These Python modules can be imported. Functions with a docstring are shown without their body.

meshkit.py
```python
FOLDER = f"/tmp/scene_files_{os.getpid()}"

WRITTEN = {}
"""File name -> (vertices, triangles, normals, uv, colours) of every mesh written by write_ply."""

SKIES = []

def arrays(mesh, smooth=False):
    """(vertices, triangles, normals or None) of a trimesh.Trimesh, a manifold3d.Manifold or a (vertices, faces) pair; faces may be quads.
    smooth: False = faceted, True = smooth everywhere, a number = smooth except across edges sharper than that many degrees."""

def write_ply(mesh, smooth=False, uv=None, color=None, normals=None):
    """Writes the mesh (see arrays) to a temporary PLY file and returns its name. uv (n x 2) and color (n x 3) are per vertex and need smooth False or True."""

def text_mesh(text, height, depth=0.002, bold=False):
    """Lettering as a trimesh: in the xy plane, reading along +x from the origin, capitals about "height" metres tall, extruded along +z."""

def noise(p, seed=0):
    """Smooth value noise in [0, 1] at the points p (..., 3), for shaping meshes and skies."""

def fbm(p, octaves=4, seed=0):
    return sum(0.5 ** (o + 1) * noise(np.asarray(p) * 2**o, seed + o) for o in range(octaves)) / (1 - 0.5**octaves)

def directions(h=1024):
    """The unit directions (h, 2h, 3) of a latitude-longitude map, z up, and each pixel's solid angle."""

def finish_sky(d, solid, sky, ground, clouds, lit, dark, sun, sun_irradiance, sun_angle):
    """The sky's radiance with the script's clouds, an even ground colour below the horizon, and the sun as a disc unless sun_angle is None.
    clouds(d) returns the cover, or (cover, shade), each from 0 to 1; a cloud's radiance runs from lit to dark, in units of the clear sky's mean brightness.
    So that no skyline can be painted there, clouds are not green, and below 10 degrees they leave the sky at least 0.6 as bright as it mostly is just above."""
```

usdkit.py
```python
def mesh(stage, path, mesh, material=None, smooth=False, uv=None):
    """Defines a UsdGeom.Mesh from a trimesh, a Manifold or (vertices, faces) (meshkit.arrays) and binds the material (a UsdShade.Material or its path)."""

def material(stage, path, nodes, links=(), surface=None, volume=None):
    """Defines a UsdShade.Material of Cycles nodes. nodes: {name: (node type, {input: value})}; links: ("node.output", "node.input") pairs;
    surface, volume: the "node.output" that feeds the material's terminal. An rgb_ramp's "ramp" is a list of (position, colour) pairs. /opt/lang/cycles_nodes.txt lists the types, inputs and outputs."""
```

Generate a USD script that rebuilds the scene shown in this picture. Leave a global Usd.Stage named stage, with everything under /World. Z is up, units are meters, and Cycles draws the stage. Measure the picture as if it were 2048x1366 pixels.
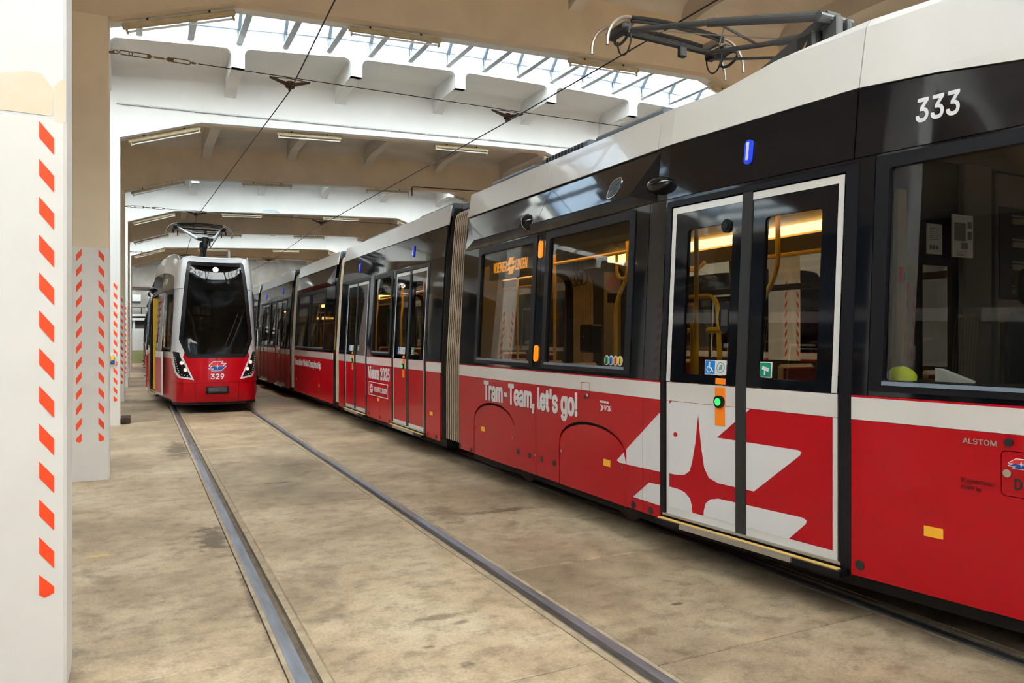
import math, random
import numpy as np, trimesh, shapely, usdkit, meshkit
from shapely.geometry import Polygon, box as SB, Point
from shapely.ops import unary_union
from pxr import Usd, UsdGeom, UsdLux, UsdShade, Sdf, Gf, Vt
random.seed(7)
rng = np.random.RandomState(7)
stage = Usd.Stage.CreateInMemory()
UsdGeom.SetStageUpAxis(stage, 'Z')
UsdGeom.Xform.Define(stage, '/World')
UsdGeom.Scope.Define(stage, '/World/Looks')

# ------------------------------------------------------------------ camera, sky, exposure
CAM_H, YAW = 1.59, 26.473
cam = UsdGeom.Camera.Define(stage, '/World/camera')
cam.AddTranslateOp().Set(Gf.Vec3d(0, 0, CAM_H))
cam.AddRotateZOp().Set(-YAW)
cam.AddRotateXOp().Set(90.0)
cam.CreateHorizontalApertureAttr(36.0)
cam.CreateVerticalApertureAttr(24.0)
cam.CreateFocalLengthAttr(36.0 * 1500 / 2048)
cam.CreateVerticalApertureOffsetAttr(-11.0 / 2048 * 36.0)
cam.CreateClippingRangeAttr(Gf.Vec2f(0.05, 500))
EXPOSURE = 0.12
cam.CreateExposureAttr(EXPOSURE)
SKY = 4.1
sky = UsdLux.DomeLight.Define(stage, '/World/sky')
sky.CreateIntensityAttr(1.0)
smat = usdkit.material(stage, '/World/Looks/overcast_sky', {
    'tc': ('texture_coordinate', {}), 'n': ('noise_texture', {'scale': 2.2, 'detail': 5.0, 'roughness': .55}),
    'r': ('rgb_ramp', {'ramp': [(.3, (.50, .71, 1.0)), (.7, (.72, .86, 1.0))]}),
    'bg': ('background_shader', {'strength': SKY})},
    [('tc.generated', 'n.vector'), ('n.fac', 'r.fac'), ('r.color', 'bg.color')], surface='bg.background')
UsdShade.MaterialBindingAPI.Apply(sky.GetPrim()).Bind(smat)

sun = UsdLux.DistantLight.Define(stage, '/World/sun')           # stands high behind the viewpoint, lights the yard and comes in at the gates
sun.CreateIntensityAttr(13.5); sun.CreateNormalizeAttr(True); sun.CreateAngleAttr(.6); sun.CreateColorAttr(Gf.Vec3f(1., .90, .74))
sun.AddRotateZOp().Set(-14.0); sun.AddRotateXOp().Set(52.0)

# ------------------------------------------------------------------ materials
MATS = {}
def mat(name, color, rough=.5, metal=0., coat=0., var=0., vscale=3., bump=0., bscale=20., bdist=.01, emit=None, estr=0., color2=None, spec=.5, stretch=None):
    nodes = {'p': ('principled_bsdf', {'base_color': color, 'roughness': rough, 'metallic': metal, 'coat_weight': coat, 'specular_ior_level': spec})}
    links = []
    if emit is not None:
        nodes['p'][1]['emission_color'] = emit; nodes['p'][1]['emission_strength'] = estr
    if var or color2 or bump:
        nodes['g'] = ('geometry', {})
        nodes['mp'] = ('mapping', {'scale': stretch or (1, 1, 1)})
        links.append(('g.position', 'mp.vector'))
    if var or color2:
        c2 = color2 or tuple(c * (1 - var) for c in color)
        nodes['n'] = ('noise_texture', {'scale': vscale, 'detail': 3., 'roughness': .55})
        nodes['r'] = ('rgb_ramp', {'ramp': [(.35, c2), (.65, color)]})
        links += [('mp.vector', 'n.vector'), ('n.fac', 'r.fac'), ('r.color', 'p.base_color')]
    if bump:
        nodes['n2'] = ('noise_texture', {'scale': bscale, 'detail': 3.})
        nodes['b'] = ('bump', {'strength': bump, 'distance': bdist})
        links += [('mp.vector', 'n2.vector'), ('n2.fac', 'b.height'), ('b.normal', 'p.normal')]
    MATS[name] = usdkit.material(stage, '/World/Looks/' + name, nodes, links, surface='p.BSDF')
    return MATS[name]

def pane_mat(name, tint, refl=1.0, rough=0.0, mixw=0., mixc=(.8, .8, .8), r0=.035):
    nodes = {'t': ('transparent_bsdf', {'color': tint}), 'gl': ('glossy_bsdf', {'color': (refl, refl, refl), 'roughness': rough}),
             'f': ('layer_weight', {'blend': .5}), 'pw': ('math', {'math_type': 'power', 'value2': 5.0}), 'ma': ('math', {'math_type': 'multiply_add', 'value2': 1 - r0, 'value3': r0}), 'm': ('mix_closure', {})}
    links = [('f.facing', 'pw.value1'), ('pw.value', 'ma.value1'), ('ma.value', 'm.fac'), ('gl.BSDF', 'm.closure2')]
    if mixw:
        nodes['d'] = ('translucent_bsdf', {'color': mixc}); nodes['m2'] = ('mix_closure', {'fac': mixw})
        links += [('t.BSDF', 'm2.closure1'), ('d.BSDF', 'm2.closure2'), ('m2.closure', 'm.closure1')]
    else:
        links += [('t.BSDF', 'm.closure1')]
    MATS[name] = usdkit.material(stage, '/World/Looks/' + name, nodes, links, surface='m.closure')

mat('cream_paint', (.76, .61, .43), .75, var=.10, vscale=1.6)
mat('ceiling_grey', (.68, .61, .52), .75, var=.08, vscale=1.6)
mat('column_cream_lit', (.88, .73, .52), .75, var=.10, vscale=1.6)  # paler than the beam cream: light on the columns put into the colour
mat('white_and_skylit_cream', (.81, .80, .77), .7, var=.05, vscale=1.5)  # real white on the walls; on beams and columns, skylight painted over cream
mat('white_band', (.86, .82, .75), .6, var=.04, vscale=2.5)
mat('patch_paint', (.74, .62, .44), .75, color2=(.80, .72, .58), vscale=4.)
mat('orange_stripe', (.88, .060, .008), .5)
mat('tram_red', (.40, .0006, .006), .32, coat=.25, spec=.2)
mat('tram_white', (.74, .71, .66), .2, coat=.6)
mat('tram_white_front', (.90, .90, .91), .2, coat=.6)
mat('film_white', (.78, .77, .76), .3)
mat('tram_black', (.004, .0045, .0065), .05, coat=.12, bump=.09, bscale=1.5, bdist=.012)
mat('frame_black', (.005, .005, .007), .35, spec=.28)
mat('rubber', (.014, .014, .014), .55)
mat('sill_grey', (.16, .20, .25), .28)  # bevel highlight on the black window frame, put into the colour
mat('underframe', (.008, .008, .008), .8)
mat('bellows_beige', (.64, .51, .36), .7, var=.25, vscale=6)
mat('bellows_dark', (.02, .017, .014), .8)
mat('roof_grey', (.10, .12, .14), .5)
mat('panto_grey', (.075, .075, .075), .4, metal=.3)
mat('panto_dark', (.018, .017, .016), .5)
mat('steel', (.55, .55, .54), .28, metal=1.)
mat('alu', (.60, .60, .58), .35, metal=1.)
mat('horn_metal', (.55, .47, .38), .4, metal=.8)
mat('rail_head', (.52, .55, .60), .42, metal=1., color2=(.36, .34, .34), vscale=9., stretch=(1, .15, 1))
mat('rail_side', (.17, .125, .078), .8, color2=(.10, .072, .048), vscale=9.)
mat('rail_bed', (.38, .29, .19), .8, color2=(.26, .195, .125), vscale=9.)
mat('yellow', (.78, .47, .02), .4)
mat('yellow_strip', (.80, .52, .14), .5)
mat('yellow_mark', (.90, .45, .02), .4)
mat('orange_mark', (1.0, .24, .005), .4)
mat('amber_lens', (1.0, .27, .005), .15, emit=(1., .28, .01), estr=.5)
mat('amber_led', (1.0, .35, .0), .4, emit=(1., .42, .02), estr=1.3)
mat('blue_lens', (.02, .05, .55), .15, emit=(.02, .06, .8), estr=.35)
mat('lamp_light', (1, .85, .55), .4, emit=(1., .60, .17), estr=8.0)
mat('headlamp', (.9, .85, .7), .2, emit=(1., .86, .6), estr=.55)
mat('green_led', (.02, .4, .08), .3, emit=(.05, 1., .2), estr=.7)
mat('sign_blue', (.0, .19, .60), .4)
mat('sign_green', (.0, .21, .12), .4)
mat('disc_green', (.05, .30, .08), .4); mat('disc_blue', (.03, .22, .55), .4); mat('disc_orange', (.85, .28, .05), .4); mat('disc_yellow', (.80, .62, .06), .4)
mat('ink', (.012, .012, .012), .5)
mat('ink_red', (.17, .0, .003), .45)
mat('interior_cream', (.26, .215, .14), .5)
mat('interior_grey', (.15, .135, .11), .5)
mat('interior_dark', (.03, .028, .026), .5)
mat('interior_floor', (.10, .09, .08), .6)
mat('seat_red', (.17, .012, .012), .7, var=.3, vscale=30)
mat('seat_shell', (.55, .45, .30), .5)
mat('cab_black', (.012, .012, .012), .6)
mat('paper', (.80, .78, .70), .8)
mat('paper_grey', (.25, .25, .25), .8)
mat('hivis', (.85, 1.0, .01), .7, bump=.4, bscale=25, bdist=.01)
mat('lamp_body', (.60, .48, .28), .5, var=.2, vscale=8)
mat('lamp_tube', (.86, .86, .86), .3)
mat('wire', (.03, .027, .024), .5, metal=.4)
mat('rust', (.10, .045, .025), .7, var=.4, vscale=30)
mat('old_brass', (.22, .15, .06), .5, metal=.5)
mat('steel_blue', (.07, .09, .11), .5)
mat('steel_bar', (.42, .48, .52), .45, var=.2, vscale=6)
mat('wood', (.07, .04, .025), .8, var=.4, vscale=12)
mat('wall_green', (.24, .25, .10), .7)
mat('wall_grey', (.30, .29, .28), .8, var=.3, vscale=1.2)
mat('wall_dark', (.10, .095, .09), .8, var=.3, vscale=1.2)
mat('kerb_grey', (.24, .25, .27), .8, var=.35, vscale=2.5)
mat('wall_brick', (.17, .15, .13), .8, color2=(.27, .26, .25), vscale=1.2)
mat('conduit', (.45, .47, .48), .5)
mat('asphalt', (.30, .27, .23), .9, var=.2)
mat('lock_yellow', (.8, .5, .03), .4); mat('lock_blue', (.02, .06, .3), .4)
mat('chrome', (.75, .75, .75), .12, metal=1.)
mat('logo_red', (.62, .02, .02), .4); mat('logo_blue', (.02, .06, .28), .4)
pane_mat('tram_glass', (.68, .65, .59))
pane_mat('door_glass', (.76, .73, .66))
pane_mat('windshield', (.34, .34, .34), r0=.025)
pane_mat('sky_glass', (.86, .88, .90), .3, mixw=1.0, mixc=(.80, .90, .97))
pane_mat('cab_glass', (.78, .78, .76))
pane_mat('plain_glass', (.85, .88, .88))

# concrete floor: a few scales of tone, streaks across the tracks, dark spots of oil, a slight sheen
STAINS = [(.52, 6.32, .17, .62, .34), (.50, 11.5, .26, .95, .34), (1.43, 3.34, .08, .05, .3), (1.52, 3.98, .26, .055, .5), (1.62, 3.86, .10, .04, .45), (1.40, 8.40, .30, .05, .35), (3.0, 6.15, .42, .10, .45), (2.45, 6.3, .20, .55, .6), (2.86, 3.55, .06, .03, .35), (1.33, 3.62, .05, .03, .4), (.62, 4.7, .05, 1.0, .45), (1.9, 9.5, .5, .5, .75)]
floor_nodes = {
    'g': ('geometry', {}), 'm1': ('mapping', {'scale': (1.1, .9, 1)}), 'm2': ('mapping', {'scale': (1, 1.2, 1)}),
    'n1': ('noise_texture', {'scale': .9, 'detail': 5., 'roughness': .62}), 'n2': ('noise_texture', {'scale': 6., 'detail': 5., 'roughness': .75}),
    'n3': ('noise_texture', {'scale': 1.5, 'detail': 4., 'roughness': .5, 'distortion': .4}), 'n4': ('noise_texture', {'scale': 60., 'detail': 1.}),
    'n5': ('noise_texture', {'scale': 3.2, 'detail': 3., 'roughness': .6, 'distortion': .5}),
    'r1': ('rgb_ramp', {'ramp': [(.33, (.29, .205, .125)), (.5, (.44, .325, .205)), (.66, (.56, .445, .30))]}),
    'r2': ('rgb_ramp', {'ramp': [(.33, (.52, .50, .48)), (.50, (.93, .93, .93)), (.68, (1.1, 1.1, 1.1))]}),
    'r3': ('rgb_ramp', {'ramp': [(.27, (.45, .42, .40)), (.36, (1., 1., 1.))]}),
    'r4': ('rgb_ramp', {'ramp': [(.3, (.86, .86, .86)), (.7, (1.08, 1.08, 1.08))]}),
    'r5': ('rgb_ramp', {'ramp': [(.235, (.42, .36, .32)), (.255, (1., 1., 1.))]}),
    'x1': ('mix', {'mix_type': 'multiply', 'fac': 1.}), 'x2': ('mix', {'mix_type': 'multiply', 'fac': .8}), 'x3': ('mix', {'mix_type': 'multiply', 'fac': 1.}), 'x4': ('mix', {'mix_type': 'multiply', 'fac': 1.}),
    'rr': ('map_range', {'from_min': .3, 'from_max': .7, 'to_min': .42, 'to_max': .66}),
    'p': ('principled_bsdf', {'specular_ior_level': .4})}
floor_links = [('g.position', 'm1.vector'), ('g.position', 'm2.vector'), ('m1.vector', 'n1.vector'), ('m2.vector', 'n2.vector'), ('g.position', 'n3.vector'), ('g.position', 'n4.vector'), ('m1.vector', 'n5.vector'),
     ('n1.fac', 'r1.fac'), ('n2.fac', 'r2.fac'), ('n3.fac', 'r3.fac'), ('n4.fac', 'r4.fac'), ('n5.fac', 'r5.fac'),
     ('r1.color', 'x1.color1'), ('r2.color', 'x1.color2'), ('x1.color', 'x2.color1'), ('r3.color', 'x2.color2'), ('x2.color', 'x3.color1'), ('r4.color', 'x3.color2'), ('x3.color', 'x4.color1'), ('r5.color', 'x4.color2'),
     ('n2.fac', 'rr.value'), ('rr.result', 'p.roughness')]
floor_nodes['ns'] = ('noise_texture', {'scale': 7., 'detail': 3., 'roughness': .65})
floor_links.append(('g.position', 'ns.vector'))
floor_nodes['oi'] = ('object_info', {})
floor_nodes['om'] = ('map_range', {'from_min': 0., 'from_max': 1., 'to_min': .76, 'to_max': 1.0})
floor_nodes['ox'] = ('mix', {'mix_type': 'multiply', 'fac': 1.})
floor_links += [('oi.random', 'om.value'), ('om.result', 'ox.color2'), ('x4.color', 'ox.color1')]
last = 'ox.color'
for i, (sx, sy, rx, ry, dark) in enumerate(STAINS + [(-.22, 6.19, .14, .055, -1)]):
    k = str(i)
    floor_nodes['sm' + k] = ('mapping', {'location': (-sx / rx, -sy / ry, 0), 'scale': (1 / rx, 1 / ry, 0)})
    floor_nodes['sl' + k] = ('vector_math', {'math_type': 'length'})
    floor_nodes['sa' + k] = ('math', {'math_type': 'multiply_add', 'value2': 2.6})
    floor_nodes['sr' + k] = ('map_range', {'range_type': 'smoothstep', 'from_min': 1.55, 'from_max': 2.25, 'to_min': 1.0, 'to_max': 0.0, 'clamp': True})
    d_ = dark
    floor_nodes['sx' + k] = ('mix', {'mix_type': 'multiply' if d_ > 0 else 'mix', 'color2': (d_, d_ * .95, d_ * .9) if d_ > 0 else (.55, .36, .12)})
    floor_links += [('g.position', 'sm%s.vector' % k), ('sm%s.vector' % k, 'sl%s.vector1' % k), ('ns.fac', 'sa%s.value1' % k), ('sl%s.value' % k, 'sa%s.value3' % k), ('sa%s.value' % k, 'sr%s.value' % k), ('sr%s.result' % k, 'sx%s.fac' % k), (last, 'sx%s.color1' % k)]
    last = 'sx%s.color' % k
floor_links.append((last, 'p.base_color'))
usdkit.material(stage, '/World/Looks/concrete', floor_nodes, floor_links, surface='p.BSDF')
MATS['concrete'] = UsdShade.Material.Get(stage, '/World/Looks/concrete')

# ------------------------------------------------------------------ scene helpers
COUNT = {}
def numbered(path):
    k = COUNT.get(path, 0); COUNT[path] = k + 1
    return path if k == 0 else '%s_%03d' % (path, k)
def setd(prim, **kw):
    for k, v in kw.items():
        if v: prim.SetCustomDataByKey(k, v)
def mesh_at(path, m, material, smooth=False):
    return usdkit.mesh(stage, path, m, MATS[material], smooth=smooth)
class Thing:
    def __init__(s, name, label, cat, loc=(0, 0, 0), rz=0, group=None, kind=None):
        s.path = numbered('/World/' + name)
        x = UsdGeom.Xform.Define(stage, s.path); x.AddTranslateOp().Set(Gf.Vec3d(*map(float, loc)))
        x.AddRotateZOp().Set(float(rz))
        s.prim = x.GetPrim(); setd(s.prim, label=label, category=cat, group=group, kind=kind)
    def part(s, name, m, material, parent=None, label=None, smooth=False, kind=None):
        p = numbered((parent or s.path) + '/' + name)
        q = mesh_at(p, m, material, smooth)
        setd(q.GetPrim(), label=label, kind=kind)
        return p
def copy_of(src, label, loc, rz=0, name=None, group=None):
    was = src.prim.GetCustomData()
    r = Thing(name or src.path.split('/')[-1].rstrip('0123456789_'), label, was.get('category'), loc, rz, group or was.get('group'))
    r.prim.GetReferences().AddInternalReference(src.path)
    r.prim.SetInstanceable(True)
    return r

# ------------------------------------------------------------------ mesh helpers
def cat(*ms):
    ms = [m for g in ms for m in (g if isinstance(g, (list, tuple)) else [g])]
    return trimesh.util.concatenate(ms)
def box(x0, x1, y0, y1, z0, z1, bev=0.):
    x0, x1 = min(x0, x1), max(x0, x1); y0, y1 = min(y0, y1), max(y0, y1); z0, z1 = min(z0, z1), max(z0, z1)
    if not bev:
        m = trimesh.creation.box((x1 - x0, y1 - y0, z1 - z0)); m.apply_translation(((x0 + x1) / 2, (y0 + y1) / 2, (z0 + z1) / 2)); return m
    b = min(bev, (x1 - x0) * .45, (y1 - y0) * .45, (z1 - z0) * .45)
    pts = []
    for sx, X in ((1, x0), (-1, x1)):
        for sy, Y in ((1, y0), (-1, y1)):
            for sz, Z in ((1, z0), (-1, z1)):
                pts += [(X + sx * b, Y + sy * b, Z), (X + sx * b, Y, Z + sz * b), (X, Y + sy * b, Z + sz * b)]
    return trimesh.convex.convex_hull(np.array(pts))
def hull(pts): return trimesh.convex.convex_hull(np.array(pts, float))
def tube(pts, r, n=8, closed=False):
    pts = np.array(pts, float); N = len(pts)
    rs = np.broadcast_to(np.asarray(r, float), (N,))
    if closed: tan = np.roll(pts, -1, 0) - np.roll(pts, 1, 0)
    else: tan = np.gradient(pts, axis=0)
    tan /= np.linalg.norm(tan, axis=1, keepdims=True) + 1e-12
    ref = np.array([0, 0, 1.]) if abs(tan[0][2]) < .9 else np.array([1., 0, 0])
    u = np.cross(tan[0], ref); u /= np.linalg.norm(u)
    V, a = [], np.arange(n) * 2 * np.pi / n
    for i in range(N):
        u = u - tan[i] * (u @ tan[i]); u /= np.linalg.norm(u) + 1e-12
        w = np.cross(tan[i], u)
        V.append(pts[i] + rs[i] * (np.cos(a)[:, None] * u + np.sin(a)[:, None] * w))
    V = np.vstack(V); F = []
    M = N if closed else N - 1
    for i in range(M):
        for j in range(n):
            p, q = i * n + j, i * n + (j + 1) % n
            s_, t_ = ((i + 1) % N) * n + j, ((i + 1) % N) * n + (j + 1) % n
            F += [(p, q, t_), (p, t_, s_)]
    if not closed:
        c0, c1 = len(V), len(V) + 1
        V = np.vstack([V, pts[0], pts[-1]])
        for j in range(n):
            F += [(c0, (j + 1) % n, j), (c1, (N - 1) * n + j, (N - 1) * n + (j + 1) % n)]
    return trimesh.Trimesh(V, np.array(F), process=False)
def cyl(p0, p1, r, n=12): return tube([p0, p1], r, n)
def disc(c, axis, r, t, n=20):
    c = np.array(c, float); ax = np.array(axis, float); ax /= np.linalg.norm(ax)
    return tube([c - ax * t / 2, c + ax * t / 2], r, n)
def arc(c, r, a0, a1, n, plane):
    out = []
    for a in np.linspace(a0, a1, n):
        u, v = r * math.cos(a), r * math.sin(a)
        out.append({'xz': (c[0] + u, c[1], c[2] + v), 'yz': (c[0], c[1] + u, c[2] + v), 'xy': (c[0] + u, c[1] + v, c[2])}[plane])
    return out
def smoothpath(pts, r=.08, n=4):
    """a polyline with its corners rounded"""
    pts = [np.array(p, float) for p in pts]; out = [pts[0]]
    for a, b, c in zip(pts, pts[1:], pts[2:]):
        da, dc = a - b, c - b; la, lc = np.linalg.norm(da), np.linalg.norm(dc)
        rr = min(r, la * .45, lc * .45); p, q = b + da / la * rr, b + dc / lc * rr
        for t in np.linspace(0, 1, n + 1): out.append((1 - t) ** 2 * p + 2 * t * (1 - t) * b + t * t * q)
    out.append(pts[-1]); return out
def polys(g):
    if g.is_empty: return []
    if g.geom_type == 'Polygon': return [g]
    return [q for q in getattr(g, 'geoms', []) for q in polys(q)]
def tri2d(p):
    """triangles of a polygon with holes, counter-clockwise"""
    out = []
    for t in shapely.constrained_delaunay_triangles(p).geoms:
        c = np.array(t.exterior.coords)[:3]
        ar = (c[1, 0] - c[0, 0]) * (c[2, 1] - c[0, 1]) - (c[2, 0] - c[0, 0]) * (c[1, 1] - c[0, 1])
        if abs(ar) < 1e-10: continue
        out.append(c if ar > 0 else c[::-1])
    return out
def skin(poly, f, t=.02, d0=0., us=(), vs=(), flip=False):
    """A sheet of thickness t whose outline is a plan polygon (u, v), wrapped over the surface f(u, v, depth); cut at the surface's folds us, vs."""
    tris = []
    for P in polys(poly):
        x0, y0, x1, y1 = P.bounds
        U = [x0 - 1] + [u for u in us if x0 < u < x1] + [x1 + 1]; V_ = [y0 - 1] + [v for v in vs if y0 < v < y1] + [y1 + 1]
        for a, b in zip(U, U[1:]):
            for c, d in zip(V_, V_[1:]):
                q = P if len(U) == 2 and len(V_) == 2 else P.intersection(SB(a, c, b, d))
                for r in polys(q):
                    if r.area > 1e-9: tris += tri2d(r)
    T = np.round(np.array(tris).reshape(-1, 2), 5)
    uv, inv = np.unique(T, axis=0, return_inverse=True); F = inv.reshape(-1, 3)
    F = F[(F[:, 0] != F[:, 1]) & (F[:, 1] != F[:, 2]) & (F[:, 0] != F[:, 2])]
    if flip: F = F[:, ::-1]
    n = len(uv)
    A = f(uv[:, 0], uv[:, 1], np.full(n, d0)); B = f(uv[:, 0], uv[:, 1], np.full(n, d0 + t))
    E_ = np.vstack([F[:, [0, 1]], F[:, [1, 2]], F[:, [2, 0]]])
    key = {}
    for e_ in map(tuple, E_): key[e_] = 1
    W = []
    for (a, b) in key:
        if (b, a) not in key: W += [(b, a, a + n), (b, a + n, b + n)]
    faces = np.vstack([F, F[:, ::-1] + n] + ([np.array(W)] if W else []))
    return trimesh.Trimesh(np.vstack([A, B]), faces, process=False)
def rect(a, b, c, d): return SB(min(a, b), min(c, d), max(a, b), max(c, d))
def rrect(a, b, c, d, r): return rect(a, b, c, d).buffer(-r).buffer(r, quad_segs=5)
def ext_xz(poly, y0, y1):   # polygon in (x, z) extruded along y
    return skin(poly, lambda u, v, d: np.stack([u, d, v], 1), y1 - y0, y0)
def ext_yz(poly, x0, x1):
    return skin(poly, lambda u, v, d: np.stack([d, u, v], 1), x1 - x0, x0, flip=True)
def ext_xy(poly, z0, z1):
    return skin(poly, lambda u, v, d: np.stack([u, v, d], 1), z1 - z0, z0, flip=True)
TEXT = {}
def text_uv(txt, bold=True):
    """(vertices in units of the text's own width and height 0..1, depth 0..1, faces)"""
    if (txt, bold) not in TEXT:
        m = meshkit.text_mesh(txt, 1.0, depth=1.0, bold=bold)
        v = np.array(m.vertices); lo, hi = v.min(0), v.max(0)
        TEXT[(txt, bold)] = ((v - lo) / (hi - lo), np.array(m.faces), hi - lo, lo)
    return TEXT[(txt, bold)]

# ------------------------------------------------------------------ the hall
BEAMS = [-1.6, 3.92, 9.43, 15.05, 20.5, 26.0, 31.5, 37.0, 42.5]
ORD = ['behind the viewpoint', 'closest to the viewpoint', 'second', 'third', 'fourth', 'fifth', 'sixth', 'seventh', 'eighth']
BW = .34                      # beam and column depth
XL, XR = -11.0, 20.0
YF, YB = -8.0, 49.0
ZC = [(-11, 5.75), (-3, 6.28), (-.3, 6.45), (1.5, 6.58), (3.4, 6.74), (5.9, 6.84), (8.4, 6.86), (11, 6.83), (20, 6.3)]
zc = lambda x: np.interp(x, *zip(*ZC))
arcx = lambda a, b: [a] + [x for x, _ in ZC if a < x < b] + [b]
RIBS = [1.55 + 2.085 * k for k in range(-5, 9)]

# floor of concrete slabs, in strips between the rails, with open joints
TRACKS = [1.432, 4.6, 7.77]
fl = Thing('floor', None, None, kind='structure')
fl.part('joint_fill', box(XL, XR, YF, YB, -.35, -.12), 'underframe')
edges = [XL, -4.2]
strips = [(XL, -4.2), (-4.2, .62)]
prev = .62
for t in TRACKS:
    strips.append((t - .63, t + .63))
    strips.append((t + .81, TRACKS[TRACKS.index(t) + 1] - .81 if t != TRACKS[-1] else 12.0))
strips.append((12.0, XR))
JO = {0: 3.0, 1: 3.86, 2: 3.1, 3: 2.93, 4: 1.2, 5: 4.6, 6: 2.4, 7: 3.5, 8: 2.0}
JS = {1: 5.85, 3: 1.613 * 2}
for i, (a, b) in enumerate(strips):
    st = JS.get(i, 4.1); y = JO.get(i, 2.0) - st * 4
    ys = [YF]
    while y < YB - 1:
        if y > YF + 1: ys.append(y)
        y += st
    if i == 3: ys = [YF, -3.5, -.3, 2.93, 4.54, 8.37, 12.2, 16.1, 20, 24, 28, 32, 36, 40, 44]
    ys.append(YB)
    for p, q in zip(ys, ys[1:]):
        fl.part('slab', box(a + .003, b - .003, p + .005, q - .005, -.13, 0, .006), 'concrete')
# outside yard seen through the gates
yard = Thing('trim_1', None, None, kind='structure')
yard.part('yard_paving', box(-30, 40, -40, YF - .3, -.3, -.02), 'asphalt')

# rails
def rail(tx, side, label, group=None):
    T = Thing('rail', label, 'rail', (tx, 0, 0), 0, group)
    s = side
    g = .7175                                     # gauge face
    T.part('rail_head', ext_xz(Polygon([(s * g, -.01), (s * (g + .004), .004), (s * (g + .056), .006), (s * (g + .068), -.002), (s * (g + .068), -.05), (s * g, -.05)]).buffer(0), YF, YB), 'rail_head')
    T.part('groove', ext_xz(Polygon([(s * g, -.045), (s * g, -.125), (s * (g - .045), -.125), (s * (g - .045), -.004), (s * (g - .038), -.022), (s * (g - .002), -.024)]).buffer(0), YF, YB), 'rail_side')
    T.part('lip_bedding', box(s * (g - .046), s * (g - .0872), YF, YB, -.125, -.0015), 'rail_bed')
    T.part('bedding', box(s * (g + .069), s * (g + .0925), YF, YB, -.125, -.001), 'rail_bed')
rail(TRACKS[0], -1, 'grooved steel rail in the open floor, the left one under the oncoming tram')
rail(TRACKS[0], 1, 'grooved steel rail in the open floor, running between the oncoming tram and the long tram')
rail(TRACKS[1], -1, 'grooved steel rail under the near edge of the long tram')
rail(TRACKS[1], 1, 'grooved steel rail hidden below the far side of the long tram')
rail(TRACKS[2], -1, 'grooved steel rail of the empty track behind the long tram, near side')
rail(TRACKS[2], 1, 'grooved steel rail of the empty track behind the long tram, far side')

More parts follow.
